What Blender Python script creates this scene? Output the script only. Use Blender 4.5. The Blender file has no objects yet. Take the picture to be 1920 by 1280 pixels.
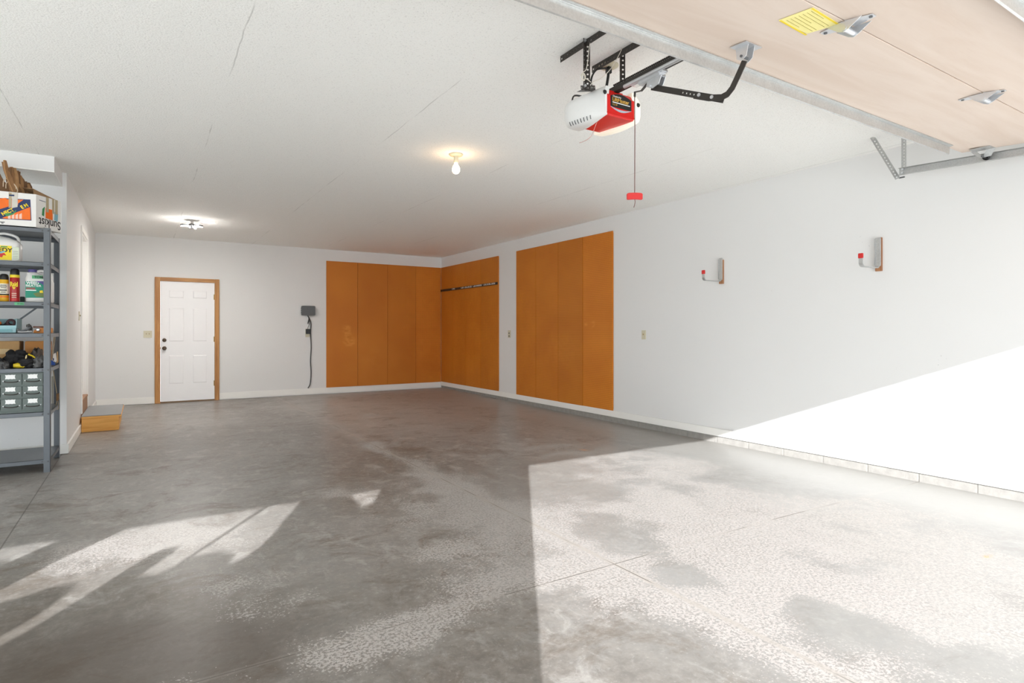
import bpy, bmesh, math, random
from mathutils import Vector, Matrix
R = math.radians
random.seed(7)
scene = bpy.context.scene
COL = scene.collection

# ------------------------------------------------------------------ camera calibration
F, CX, HY, CAMH = 1100.0, 960.0, 619.5, 1.21
YAW = math.atan(693.5 / F); SY, CY = math.sin(YAW), math.cos(YAW)
def ray(px, py):
    u = (px - CX) / F
    return Vector((u * CY + SY, -u * SY + CY, (HY - py) / F))
def on(ax, val, px, py):
    d = ray(px, py); o = Vector((0, 0, CAMH)); return o + d * ((val - o[ax]) / d[ax])
def onX(v, px, py): return on(0, v, px, py)
def onY(v, px, py): return on(1, v, px, py)
def onZ(v, px, py): return on(2, v, px, py)
DZ0, DK, DY0 = 2.487, 0.07, 1.80          # plane of the raised garage door's inner face
def door_z(y): return DZ0 + DK * (y - DY0)
def onDoor(px, py):
    d = ray(px, py); t = (DZ0 - CAMH - DK * DY0) / (d.z - DK * d.y); return Vector((0, 0, CAMH)) + d * t

cam = bpy.data.cameras.new('camera'); co = bpy.data.objects.new('camera', cam); COL.objects.link(co)
co.location = (0, 0, CAMH); co.rotation_euler = (R(90), 0, -YAW)
cam.sensor_width = 36; cam.lens = F * 36 / 1920; cam.shift_y = -(640 - HY) / 1920
cam.clip_start = 0.02; cam.clip_end = 200
scene.camera = co

# ------------------------------------------------------------------ materials
def lin(r, g, b):
    f = lambda c: c / 12.92 if c <= .04045 else ((c + .055) / 1.055) ** 2.4
    return (f(r / 255), f(g / 255), f(b / 255), 1)
class NT:
    def __init__(s, name):
        s.m = bpy.data.materials.new(name); s.m.use_nodes = True
        s.t = s.m.node_tree; s.b = s.t.nodes['Principled BSDF']; s.L = s.t.links
    def n(s, kind, **kw):
        nd = s.t.nodes.new(kind)
        for k, v in kw.items(): setattr(nd, k, v)
        return nd
    def put(s, sock, v):
        if hasattr(v, 'is_output') or isinstance(v, bpy.types.NodeSocket): s.L.new(v, sock)
        else: sock.default_value = v
    def math(s, op, a, b=0.0, c=None, clamp=False):
        nd = s.n('ShaderNodeMath', operation=op, use_clamp=clamp)
        s.put(nd.inputs[0], a); s.put(nd.inputs[1], b)
        if c is not None: s.put(nd.inputs[2], c)
        return nd.outputs[0]
    def mix(s, fac, a, b, blend='MIX'):
        nd = s.n('ShaderNodeMix', data_type='RGBA', blend_type=blend)
        s.put(nd.inputs[0], fac); s.put(nd.inputs[6], a); s.put(nd.inputs[7], b)
        return nd.outputs[2]
    def noise(s, vec, scale, detail=2, rough=.5, dist=0.0):
        nd = s.n('ShaderNodeTexNoise'); s.put(nd.inputs['Vector'], vec)
        nd.inputs['Scale'].default_value = scale; nd.inputs['Detail'].default_value = detail
        nd.inputs['Roughness'].default_value = rough; nd.inputs['Distortion'].default_value = dist
        return nd.outputs['Fac']
    def ramp(s, v, a, b, lo=0.0, hi=1.0, smooth=True):
        nd = s.n('ShaderNodeMapRange', interpolation_type='SMOOTHSTEP' if smooth else 'LINEAR')
        s.put(nd.inputs[0], v); s.put(nd.inputs[1], a); s.put(nd.inputs[2], b); s.put(nd.inputs[3], lo); s.put(nd.inputs[4], hi)
        return nd.outputs[0]
    def pos(s): return s.n('ShaderNodeNewGeometry').outputs['Position']
    def scaled(s, vec, sc):
        nd = s.n('ShaderNodeVectorMath', operation='MULTIPLY'); s.put(nd.inputs[0], vec); nd.inputs[1].default_value = sc
        return nd.outputs[0]
    def sep(s, vec):
        nd = s.n('ShaderNodeSeparateXYZ'); s.put(nd.inputs[0], vec); return nd.outputs
    def bump(s, h, strength=.2, dist=.002):
        nd = s.n('ShaderNodeBump'); s.put(nd.inputs['Height'], h)
        nd.inputs['Strength'].default_value = strength; nd.inputs['Distance'].default_value = dist
        s.L.new(nd.outputs[0], s.b.inputs['Normal'])
    def base(s, c, rough=.5, metal=0.0, spec=.5):
        s.put(s.b.inputs['Base Color'], c); s.put(s.b.inputs['Roughness'], rough); s.b.inputs['Metallic'].default_value = metal
        s.b.inputs['Specular IOR Level'].default_value = spec
        return s.m

MATS = {}
def plain(name, rgb, rough=.5, metal=0.0, var=.08, scale=40, bump=0.0, spec=.5):
    """procedural material: a flat colour with slight noise variation"""
    if name in MATS: return MATS[name]
    t = NT(name); c = lin(*rgb); p = t.pos()
    n = t.noise(p, scale, 3)
    dark = tuple(max(0, x * (1 - var)) for x in c[:3]) + (1,)
    lite = tuple(min(1, x * (1 + var)) for x in c[:3]) + (1,)
    t.base(t.mix(n, dark, lite), rough, metal, spec)
    if bump: t.bump(t.noise(p, scale * 3, 3), bump, .003)
    MATS[name] = t.m; return t.m
def emis(name, rgb, strength, base=(255, 255, 255)):
    t = NT(name); t.base(lin(*base), .4)
    t.b.inputs['Emission Color'].default_value = lin(*rgb); t.b.inputs['Emission Strength'].default_value = strength
    return t.m
def wood(name, a, b, axis=0, rough=.45, scale=18):
    t = NT(name); sc = [1, 1, 1]; sc[axis] = .06
    v = t.scaled(t.pos(), sc)
    n = t.noise(v, scale, 5, .6, 1.5); n2 = t.noise(v, scale * 6, 2)
    f = t.math('ADD', t.ramp(n, .35, .68), t.math('MULTIPLY', n2, .25), clamp=True)
    t.base(t.mix(f, lin(*a), lin(*b)), rough); t.bump(n2, .1, .001); return t.m
def galvanised(name, rgb, rough=.38):
    t = NT(name); p = t.pos(); c = lin(*rgb)
    vo = t.n('ShaderNodeTexVoronoi'); t.put(vo.inputs['Vector'], p); vo.inputs['Scale'].default_value = 130
    f = t.math('MULTIPLY', t.sep(vo.outputs['Color'])[0], .28)
    f2 = t.math('ADD', f, t.math('MULTIPLY', t.noise(p, 9, 3), .5))
    t.base(t.mix(f2, tuple(x * .75 for x in c[:3]) + (1,), tuple(min(1, x * 1.15) for x in c[:3]) + (1,)), rough, 0.75)
    return t.m

def wall_paint(name, rgb=(229, 229, 228)):
    t = NT(name); p = t.pos(); c = lin(*rgb)
    n = t.noise(p, .9, 4); sp = t.noise(p, 55, 2); reg = t.noise(p, 1.7, 3)
    scuff = t.math('MULTIPLY', t.ramp(sp, .735, .77), t.ramp(reg, .5, .7))
    base = t.mix(n, tuple(x * .965 for x in c[:3]) + (1,), c)
    t.base(t.mix(t.math('MULTIPLY', scuff, .45), base, lin(150, 148, 145)), .62, 0, .35)
    t.bump(t.noise(p, 90, 3), .12, .002); return t.m
M_WALL = wall_paint('wall_paint')
M_TRIMW = plain('white_trim_paint', (240, 239, 235), .45, var=.03, scale=6)
M_DOORW = plain('door_white_paint', (243, 243, 244), .4, var=.02, scale=5)

def ceiling_mat(name='textured_ceiling', seams=True):
    t = NT(name); p = t.pos(); c = lin(252, 252, 249)
    n1 = t.noise(p, 95, 3, .6); n2 = t.noise(p, 210, 2)
    pits = t.ramp(n1, .30, .42, 0, 1)
    pit2 = t.math('MULTIPLY', t.ramp(t.noise(p, 160, 2), .25, .36), 1.0)
    col = t.mix(t.math('MULTIPLY', pits, pit2), tuple(x * .80 for x in c[:3]) + (1,), c)
    # faint cracked drywall seams every 1.22 m across the room
    x, y, z = t.sep(p)
    wob = t.math('MULTIPLY', t.math('SUBTRACT', t.noise(p, 3, 3), .5), .03)
    u = t.math('DIVIDE', t.math('ADD', t.math('SUBTRACT', x, .45 - 12.2), wob), 1.22)
    d = t.math('ABSOLUTE', t.math('SUBTRACT', t.math('FRACT', t.math('ADD', u, .5)), .5))
    line = t.ramp(d, .0015, .004, 1, 0)
    gate = t.ramp(t.noise(t.scaled(p, (1, .6, 1)), 1.6, 4, .65), .46, .60)
    t.base(t.mix(t.math('MULTIPLY', t.math('MULTIPLY', line, gate), 0.34 if seams else 0.0), col, lin(120, 118, 112)), .85, 0, .2)
    t.bump(t.math('ADD', t.ramp(n1, .38, .62), t.math('MULTIPLY', n2, .4)), .36, .005)
    return t.m
M_CEIL = ceiling_mat(); M_SOFF = ceiling_mat('textured_soffit', False)

def floor_mat():
    t = NT('sealed_concrete_floor'); p = t.pos(); x, y, z = t.sep(p)
    def blob(px, py, sx, sy, amp):
        q = onZ(0, px, py)
        a = t.math('DIVIDE', t.math('SUBTRACT', x, q.x), sx); b = t.math('DIVIDE', t.math('SUBTRACT', y, q.y), sy)
        r = t.math('ADD', t.math('MULTIPLY', a, a), t.math('MULTIPLY', b, b))
        return t.math('MULTIPLY', t.math('EXPONENT', t.math('MULTIPLY', r, -1.0)), amp)
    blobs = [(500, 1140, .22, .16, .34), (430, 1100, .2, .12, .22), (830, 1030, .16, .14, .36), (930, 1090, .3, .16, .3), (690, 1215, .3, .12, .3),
             (980, 1210, .25, .1, .2), (330, 1010, .5, .3, .45), (850, 930, .12, .5, .22), (700, 845, .1, .6, .18), (640, 925, .25, .2, .26),  # the broad worn blob here also brightens the left sun patch
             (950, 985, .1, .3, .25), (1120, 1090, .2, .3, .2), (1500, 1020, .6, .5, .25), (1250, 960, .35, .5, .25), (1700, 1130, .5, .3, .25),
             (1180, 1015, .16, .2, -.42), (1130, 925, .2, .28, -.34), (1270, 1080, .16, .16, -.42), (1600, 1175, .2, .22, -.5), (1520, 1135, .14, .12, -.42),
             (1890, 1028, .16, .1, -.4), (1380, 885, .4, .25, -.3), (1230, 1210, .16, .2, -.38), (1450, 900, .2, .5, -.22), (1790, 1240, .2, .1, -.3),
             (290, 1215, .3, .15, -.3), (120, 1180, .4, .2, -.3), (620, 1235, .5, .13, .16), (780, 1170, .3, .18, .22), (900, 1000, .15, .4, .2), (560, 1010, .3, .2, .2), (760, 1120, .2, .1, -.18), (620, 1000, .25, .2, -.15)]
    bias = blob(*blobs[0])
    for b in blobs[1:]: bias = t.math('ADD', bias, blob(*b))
    # worn zone where cars stand, right of the middle joint
    zone = t.math('MULTIPLY', t.ramp(x, 1.2, 2.4), t.ramp(y, 3.6, 5.4, 1, 0))
    edge = t.ramp(x, 4.35, 4.75)                                   # smooth strip along the right wall
    zone = t.math('SUBTRACT', t.math('MULTIPLY', zone, .26), t.math('MULTIPLY', edge, .5))
    j1 = t.math('ABSOLUTE', t.math('SUBTRACT', x, 2.07)); j2 = t.math('ABSOLUTE', t.math('SUBTRACT', y, 2.29))
    jj = t.math('MINIMUM', j1, j2)
    near_joint = t.math('MAXIMUM', t.ramp(j1, .02, .2, .22, 0), t.ramp(j2, .02, .15, .08, 0))
    big = t.noise(p, .9, 5, .62); med = t.noise(t.scaled(p, (1, .8, 1)), 4.2, 4, .6)
    m = t.math('ADD', t.math('ADD', t.math('MULTIPLY', t.math('SUBTRACT', big, .5), 1.5), t.math('MULTIPLY', t.math('SUBTRACT', med, .5), .8)),
               t.math('ADD', t.math('ADD', bias, zone), near_joint))
    fine = t.noise(p, 70, 4, .66); fine2 = t.noise(p, 130, 2)
    fl = t.math('ADD', t.math('MULTIPLY', fine, .75), t.math('MULTIPLY', fine2, .25))
    thr = t.math('MAXIMUM', t.math('SUBTRACT', .645, t.math('MULTIPLY', m, .5)), .485)
    worn = t.ramp(fl, t.math('SUBTRACT', thr, .025), t.math('ADD', thr, .03))
    soft = t.ramp(m, -.1, .7)
    worn = t.math('ADD', t.math('MULTIPLY', worn, .85), t.math('MULTIPLY', soft, .2), clamp=True)
    # sealed colour: brown grey near the left front, cooler grey by the left wall, made paler at the back right to lift the light there
    hue = t.noise(t.scaled(p, (1, .6, 1)), .55, 4, .6)
    brown, cool = lin(108, 102, 96), lin(143, 141, 138)
    sealed = t.mix(t.ramp(hue, .36, .62), brown, cool)
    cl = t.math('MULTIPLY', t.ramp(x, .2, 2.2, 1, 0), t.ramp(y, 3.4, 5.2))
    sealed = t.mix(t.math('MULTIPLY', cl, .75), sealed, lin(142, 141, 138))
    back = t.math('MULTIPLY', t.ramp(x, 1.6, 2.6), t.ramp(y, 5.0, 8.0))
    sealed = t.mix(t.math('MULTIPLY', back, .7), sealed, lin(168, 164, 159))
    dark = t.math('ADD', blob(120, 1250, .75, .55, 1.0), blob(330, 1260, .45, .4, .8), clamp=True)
    streak = t.noise(t.scaled(p, (1, 1.8, 1)), 1.9, 6, .7)
    sealed = t.mix(t.ramp(streak, .45, .85, 0, .6), sealed, lin(96, 87, 78))
    sealed = t.mix(t.math('MULTIPLY', t.ramp(t.noise(p, 14, 4, .7), .3, .75), .5), sealed, lin(160, 154, 147))
    mo = t.noise(t.scaled(p, (1, .75, 1)), 5.5, 7, .74, .6); mo2 = t.noise(t.scaled(p, (.8, 1, 1)), 2.6, 7, .76, .8)
    sealed = t.mix(t.ramp(mo, .50, .68, 0, .6), sealed, lin(176, 173, 169))
    sealed = t.mix(t.ramp(mo2, .50, .66, 0, .62), sealed, lin(100, 87, 74))
    grain = t.noise(p, 38, 4, .7)
    sealed = t.mix(t.ramp(grain, .5, .75, 0, .3), sealed, lin(92, 84, 76)); sealed = t.mix(t.ramp(grain, .3, .46, .3, 0), sealed, lin(186, 181, 175))
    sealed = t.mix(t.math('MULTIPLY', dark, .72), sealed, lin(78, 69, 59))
    sealed = t.mix(t.math('MULTIPLY', edge, .7), sealed, lin(160, 157, 152))
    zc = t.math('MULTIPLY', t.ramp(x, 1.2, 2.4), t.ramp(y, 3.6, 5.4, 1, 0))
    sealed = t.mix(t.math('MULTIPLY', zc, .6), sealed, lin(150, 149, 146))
    sealed = t.mix(t.ramp(x, -2.2, -1.2, .85, 0), sealed, lin(196, 193, 187))  # unseen left bay floor made pale to bounce daylight upward
    worn_c = t.mix(t.noise(p, 30, 3), lin(166, 160, 155), lin(184, 180, 176))
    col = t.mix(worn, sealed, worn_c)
    # control joints: pale lips beside a thin dark saw cut
    wob = t.math('MULTIPLY', t.math('SUBTRACT', t.noise(p, 9, 3), .5), .02)
    lip = t.math('MAXIMUM', t.ramp(t.math('ADD', j1, wob), .010, .024, 1, 0), t.math('MULTIPLY', t.ramp(t.math('ADD', j2, wob), .010, .02, 1, 0), .3))
    col = t.mix(t.math('MULTIPLY', lip, .55), col, lin(166, 160, 152))
    cut = t.math('MULTIPLY', t.ramp(jj, .0025, .004, 1, 0), t.ramp(t.noise(p, 2.5, 2), .45, .6))
    j3 = t.math('ABSOLUTE', t.math('SUBTRACT', x, -.665)); cut3 = t.ramp(j3, .003, .005, 1, 0)
    cut = t.math('MAXIMUM', cut, cut3)
    col = t.mix(t.math('MULTIPLY', cut, .6), col, lin(70, 65, 60))
    rust = t.math('MULTIPLY', t.math('ADD', blob(1852, 1040, .03, .014, 1.0), blob(1095, 842, .03, .05, .6)), t.ramp(fine, .4, .55))
    col = t.mix(rust, col, lin(225, 150, 80))
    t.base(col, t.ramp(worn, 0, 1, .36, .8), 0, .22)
    t.bump(fine, .05, .002)
    return t.m
M_FLOOR = floor_mat()

def pegboard_mat(name, ax):
    t = NT(name); p = t.pos(); s = t.sep(p); a, z = s[ax], s[2]
    fa = t.math('SUBTRACT', t.math('FRACT', t.math('DIVIDE', t.math('ADD', a, 5), .0254)), .5)
    fz = t.math('SUBTRACT', t.math('FRACT', t.math('DIVIDE', z, .0254)), .5)
    r = t.math('SQRT', t.math('ADD', t.math('MULTIPLY', fa, fa), t.math('MULTIPLY', fz, fz)))
    hole = t.ramp(r, .13, .19, 1, 0)
    n = t.noise(p, 1.8, 5, .6); f = t.noise(p, 60, 3, .7)
    c = t.mix(t.ramp(n, .2, .8), lin(196, 113, 30), lin(212, 130, 40))
    c = t.mix(t.math('MULTIPLY', t.ramp(f, .5, .75), .3), c, lin(224, 148, 58))
    c = t.mix(t.math('MULTIPLY', hole, .7), c, lin(90, 44, 10))
    oi = t.n('ShaderNodeObjectInfo')
    c = t.mix(1.0, c, t.mix(oi.outputs['Random'], (.86, .86, .86, 1), (1.04, 1.04, 1.04, 1)), 'MULTIPLY')
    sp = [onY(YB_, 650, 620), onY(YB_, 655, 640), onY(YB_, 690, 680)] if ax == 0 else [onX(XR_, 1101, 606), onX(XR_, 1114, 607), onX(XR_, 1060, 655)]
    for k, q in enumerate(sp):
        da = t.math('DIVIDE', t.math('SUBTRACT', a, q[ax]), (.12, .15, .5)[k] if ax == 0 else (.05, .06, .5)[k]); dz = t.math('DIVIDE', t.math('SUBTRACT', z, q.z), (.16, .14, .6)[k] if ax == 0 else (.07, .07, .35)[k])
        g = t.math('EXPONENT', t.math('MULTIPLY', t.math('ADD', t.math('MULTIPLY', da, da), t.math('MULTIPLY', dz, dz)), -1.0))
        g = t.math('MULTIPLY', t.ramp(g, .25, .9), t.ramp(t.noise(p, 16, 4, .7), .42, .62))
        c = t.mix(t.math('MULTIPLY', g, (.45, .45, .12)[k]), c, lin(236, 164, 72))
    t.base(c, .5, 0, .35); return t.m
XR_, YB_ = 5.397, 11.374
M_PEGX, M_PEGY = pegboard_mat('pegboard_back', 0), pegboard_mat('pegboard_side', 1)

def ply_mat():
    t = NT('pale_plywood'); p = t.pos()
    v = t.scaled(p, (.25, 2.0, 1)); n = t.noise(v, 3.0, 5, .6, .8); g = t.noise(t.scaled(p, (.6, 14, 1)), 8, 3)
    c = t.mix(t.ramp(n, .3, .7), lin(214, 196, 182), lin(222, 207, 195))
    c = t.mix(t.math('MULTIPLY', t.ramp(g, .55, .8), .12), c, lin(196, 168, 146))
    t.base(c, .6, 0, .3); return t.m
M_PLY = ply_mat()
M_GALV = galvanised('galvanised_steel', (205, 206, 205)); M_TRACK = galvanised('track_steel', (196, 197, 196), .42)
M_ZINC = plain('bright_zinc', (214, 216, 219), .32, .75, var=.05)
M_BLACKST = plain('black_steel', (58, 54, 50), .45, .3); M_BLACK = plain('black_plastic', (30, 29, 28), .4)
M_RED = plain('opener_red', (205, 30, 26), .3, var=.03); M_REDP = plain('red_plastic', (200, 38, 36), .4)
M_LENS = plain('opener_white_cover', (226, 226, 224), .35, var=.02)
M_OAKX = wood('oak_trim_x', (160, 106, 50), (192, 138, 76), 0); M_OAKZ = wood('oak_trim_z', (160, 106, 50), (192, 138, 76), 2)
M_PINE = wood('pine_step', (222, 152, 60), (246, 188, 100), 0, .5, 12); M_BLOCKW = wood('hook_block_wood', (150, 100, 66), (180, 130, 92), 2)
M_CARPET = plain('grey_carpet', (150, 152, 153), .95, var=.25, scale=160, bump=.6); M_CARPETB = plain('brown_step_face', (158, 124, 98), .9, var=.25, scale=150, bump=.4)
M_SHELF = plain('grey_enamel_shelf', (103, 108, 113), .38, .2, var=.06); M_CABG = plain('green_grey_enamel', (96, 106, 102), .42, .2, var=.06)
M_IVORY = plain('ivory_plastic', (206, 200, 176), .4, var=.03); M_GREYBOX = plain('grey_plastic', (92, 94, 96), .45)
M_BRONZE = plain('worn_bronze', (92, 78, 66), .3, .8); M_BRASS = plain('brass', (160, 130, 80), .35, .8)
M_WHITEP = plain('white_plastic', (232, 230, 226), .4, var=.02); M_PAPER = plain('white_paper', (240, 240, 238), .8, var=.02)
M_KRAFT = plain('kraft_paper', (140, 102, 66), .8, var=.2, scale=25); M_KRAFTD = plain('dark_kraft_paper', (112, 80, 52), .8, var=.2, scale=25)
M_CARD = plain('cardboard', (188, 148, 98), .8, var=.08); M_CARDO = plain('orange_cardboard', (190, 130, 70), .8, var=.08)
M_CARTON = plain('white_carton', (232, 230, 226), .6, var=.03); M_ORANGE = plain('orange_ink', (240, 112, 26), .6); M_NAVY = plain('navy_ink', (34, 52, 96), .6)
M_YEL = plain('yellow_ink', (240, 214, 40), .5); M_GOLD = plain('gold_ink', (206, 160, 66), .5); M_GREEN = plain('green_ink', (58, 140, 84), .5)
M_TEALL = plain('teal_label', (18, 140, 112), .45); M_TEALB = plain('pale_teal_plastic', (150, 190, 196), .45); M_PURP = plain('purple_plastic', (84, 74, 140), .45)
M_TWINE = plain('twine', (178, 160, 130), .9, var=.2, scale=200); M_TAPE = plain('packing_tape', (178, 164, 134), .35)
M_INK = plain('black_ink', (34, 34, 38), .6); M_WIRE = plain('white_wire', (214, 208, 196), .5); M_GTAPE = plain('green_tape', (92, 170, 120), .6)
M_CONC = plain('concrete_block', (150, 147, 142), .85, var=.22, scale=18, bump=.5)
M_CLOTHB = plain('black_cloth', (34, 33, 34), .9, var=.3, scale=60, bump=.5); M_CLOTHG = plain('grey_cloth', (92, 92, 92), .9, var=.25, scale=60, bump=.5)
M_YPLA = plain('yellow_plastic', (230, 200, 40), .4); M_BLUE = plain('blue_plastic', (36, 84, 170), .45); M_TAN = plain('tan_wood', (196, 160, 112), .6)

# ------------------------------------------------------------------ mesh builder
WL = {}                                             # world location of every object made
class B:
    def __init__(s): s.bm = bmesh.new()
    def box(s, x0, x1, y0, y1, z0, z1):
        vs = [s.bm.verts.new((x, y, z)) for z in (z0, z1) for y in (y0, y1) for x in (x0, x1)]
        for f in ((0, 2, 3, 1), (4, 5, 7, 6), (0, 1, 5, 4), (2, 6, 7, 3), (0, 4, 6, 2), (1, 3, 7, 5)): s.bm.faces.new([vs[i] for i in f])
        return s
    def obox(s, c, sx, sy, sz, rot=(0, 0, 0)):
        from mathutils import Euler
        m = Euler(rot).to_matrix(); c = Vector(c)
        vs = [s.bm.verts.new(c + m @ Vector((x * sx / 2, y * sy / 2, z * sz / 2))) for z in (-1, 1) for y in (-1, 1) for x in (-1, 1)]
        for f in ((0, 2, 3, 1), (4, 5, 7, 6), (0, 1, 5, 4), (2, 6, 7, 3), (0, 4, 6, 2), (1, 3, 7, 5)): s.bm.faces.new([vs[i] for i in f])
        return s
    def prism(s, pts, off):
        off = Vector(off); a = [s.bm.verts.new(p) for p in pts]; b = [s.bm.verts.new(Vector(p) + off) for p in pts]
        s.bm.faces.new(a); s.bm.faces.new(b[::-1]); n = len(a)
        for i in range(n): s.bm.faces.new((a[i], b[i], b[(i + 1) % n], a[(i + 1) % n]))
        return s
    def loft(s, rings, caps=True, closed=False):
        rs = [[s.bm.verts.new(p) for p in r] for r in rings]; n = len(rs[0])
        prs = list(zip(rs, rs[1:])) + ([(rs[-1], rs[0])] if closed else [])
        for a, b in prs:
            for i in range(n): s.bm.faces.new((a[i], a[(i + 1) % n], b[(i + 1) % n], b[i]))
        if caps and not closed: s.bm.faces.new(rs[0][::-1]); s.bm.faces.new(rs[-1])
        return s
    def tube(s, pts, r, n=8, closed=False, smooth_steps=0):
        P = [Vector(p) for p in pts]
        if smooth_steps:
            Q = []
            for i in range(len(P) - 1):
                p0, p1, p2, p3 = P[max(i - 1, 0)], P[i], P[i + 1], P[min(i + 2, len(P) - 1)]
                for k in range(smooth_steps):
                    t = k / smooth_steps
                    Q.append(.5 * ((2 * p1) + (p2 - p0) * t + (2 * p0 - 5 * p1 + 4 * p2 - p3) * t * t + (3 * p1 - p0 - 3 * p2 + p3) * t ** 3))
            if isinstance(r, (list, tuple)):
                r = [r[min(int(j / smooth_steps), len(r) - 1)] * (1 - j / smooth_steps % 1) + r[min(int(j / smooth_steps) + 1, len(r) - 1)] * (j / smooth_steps % 1) for j in range(len(Q) + 1)]
            P = Q + [P[-1]]
        rings = []; up = None
        for i, p in enumerate(P):
            if closed: d = P[(i + 1) % len(P)] - P[i - 1]
            else: d = P[min(i + 1, len(P) - 1)] - P[max(i - 1, 0)]
            d.normalize()
            if up is None: up = d.orthogonal().normalized()
            else: up = (up - d * up.dot(d)).normalized() if (up - d * up.dot(d)).length > 1e-6 else d.orthogonal().normalized()
            v = d.cross(up); rr = r[i] if isinstance(r, (list, tuple)) else r
            rings.append([p + (up * math.cos(a) + v * math.sin(a)) * rr for a in [2 * math.pi * k / n for k in range(n)]])
        return s.loft(rings, True, closed)
    def lathe(s, prof, o, axis='z', n=20):
        o = Vector(o); rings = []
        for r, h in prof:
            ring = []
            for k in range(n):
                a = 2 * math.pi * k / n; c, d = r * math.cos(a), r * math.sin(a)
                v = {'z': (c, d, h), 'y': (c, h, -d), 'x': (h, c, d)}[axis]
                ring.append(o + Vector(v))
            rings.append(ring)
        return s.loft(rings)
    def bar(s, pts, w, wdir, th, tdir):
        """flat bar swept along pts: width w along wdir, thickness th along tdir (may be callables of index)"""
        rings = []
        for i, p in enumerate(pts):
            a = Vector(wdir(i) if callable(wdir) else wdir) * (w / 2); b = Vector(tdir(i) if callable(tdir) else tdir) * (th / 2); p = Vector(p)
            rings.append([p - a - b, p + a - b, p + a + b, p - a + b])
        return s.loft(rings)
    def sweep(s, prof, pts, a, b):
        a, b = Vector(a), Vector(b)
        return s.loft([[Vector(p) + a * u + b * v for u, v in prof] for p in pts])
    def perf(s, o, ud, vd, L, W, pitch=.0254, r=.0055, th=.002):
        """perforated strap: real holes"""
        o, ud, vd = Vector(o), Vector(ud).normalized(), Vector(vd).normalized(); nd = ud.cross(vd) * th
        k = max(1, round(L / pitch)); pt = L / k
        for i in range(k):
            c = o + ud * (pt * (i + .5)) + vd * (W / 2)
            out, inn = [], []
            for j in range(8):
                a = math.pi / 4 * j; cx, sx = math.cos(a), math.sin(a); m = max(abs(cx), abs(sx))
                out.append(c + ud * (cx / m * pt / 2) + vd * (sx / m * W / 2)); inn.append(c + ud * cx * r + vd * sx * r)
            f = [[s.bm.verts.new(p + e) for p in q] for q in (out, inn) for e in (Vector(), nd)]
            of, ob, if_, ib = f[0], f[1], f[2], f[3]
            for j in range(8):
                q = (j + 1) % 8
                s.bm.faces.new((of[j], of[q], if_[q], if_[j])); s.bm.faces.new((ob[q], ob[j], ib[j], ib[q]))
                s.bm.faces.new((if_[j], if_[q], ib[q], ib[j]))
                side = j in (1, 2, 5, 6) or (i == 0 and j in (3, 4)) or (i == k - 1 and j in (7, 0))
                if side: s.bm.faces.new((of[q], of[j], ob[j], ob[q]))
        return s
    def build(s, name, mat, parent=None, smooth=False, bevel=0.0, label=None, subsurf=0, sharp=40):
        bm = s.bm
        bmesh.ops.remove_doubles(bm, verts=bm.verts, dist=1e-5)
        bmesh.ops.recalc_face_normals(bm, faces=bm.faces)
        if bevel:
            ed = [e for e in bm.edges if len(e.link_faces) == 2 and e.calc_face_angle(0) > R(30)]
            bmesh.ops.bevel(bm, geom=ed, offset=bevel, segments=2, affect='EDGES', clamp_overlap=True)
        xs = [v.co for v in bm.verts]
        lo = Vector(min(v[i] for v in xs) for i in range(3)); hi = Vector(max(v[i] for v in xs) for i in range(3))
        c = Vector(((lo.x + hi.x) / 2, (lo.y + hi.y) / 2, lo.z))
        bmesh.ops.translate(bm, verts=bm.verts, vec=-c)
        me = bpy.data.meshes.new(name); bm.to_mesh(me); bm.free()
        if mat: me.materials.append(mat)
        if smooth:
            me.polygons.foreach_set('use_smooth', [True] * len(me.polygons)); me.set_sharp_from_angle(angle=R(sharp))
        o = bpy.data.objects.new(name, me); COL.objects.link(o); place(o, c, parent)
        if subsurf:
            m = o.modifiers.new('subdivision', 'SUBSURF'); m.levels = m.render_levels = subsurf
        if label: o['label'] = label
        return o
def place(o, w, parent):
    WL[o.name] = Vector(w)
    if parent: o.parent = parent; o.location = Vector(w) - WL[parent.name]
    else: o.location = w
def thing(name, loc, label, cat, group=None):
    o = bpy.data.objects.new(name, None); o.empty_display_size = .05; COL.objects.link(o); place(o, loc, None)
    return tag(o, label, cat, group)
def tag(o, label, cat, group=None, kind=None):
    o['label'] = label; o['category'] = cat
    if group: o['group'] = group
    if kind: o['kind'] = kind
    return o
def struct(o, label=None, cat=None):
    o['kind'] = 'structure'
    if label: o['label'] = label; o['category'] = cat
    return o
def text(body, w, o, xdir, ydir, mat, parent, name='lettering', th=.0006, h=None, bold=.0, label=None):
    """flat lettering built as a mesh: fitted to width w, lower-left corner at o, running along xdir, up along ydir"""
    cu = bpy.data.curves.new('lettering', 'FONT'); cu.body = body; cu.size = 1; cu.offset = bold; cu.extrude = 0
    tmp = bpy.data.objects.new('tmp_lettering', cu); COL.objects.link(tmp)
    dg = bpy.context.evaluated_depsgraph_get(); dg.update(); me = bpy.data.meshes.new_from_object(tmp.evaluated_get(dg))
    bpy.data.objects.remove(tmp); bpy.data.curves.remove(cu)
    bm = bmesh.new(); bm.from_mesh(me); bpy.data.meshes.remove(me)
    xs = [v.co.x for v in bm.verts]; ys = [v.co.y for v in bm.verts]; x0, x1, y0, y1 = min(xs), max(xs), min(ys), max(ys)
    sx = w / (x1 - x0); sy = (h / (y1 - y0)) if h else sx
    xd, yd = Vector(xdir).normalized(), Vector(ydir).normalized(); nd = xd.cross(yd).normalized(); o = Vector(o)
    for v in bm.verts: v.co = o + xd * ((v.co.x - x0) * sx) + yd * ((v.co.y - y0) * sy) + nd * th
    b = B(); b.bm.free(); b.bm = bm
    return b.build(name, mat, parent, label=label)
X_, Y_, Z_ = Vector((1, 0, 0)), Vector((0, 1, 0)), Vector((0, 0, 1))

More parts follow.
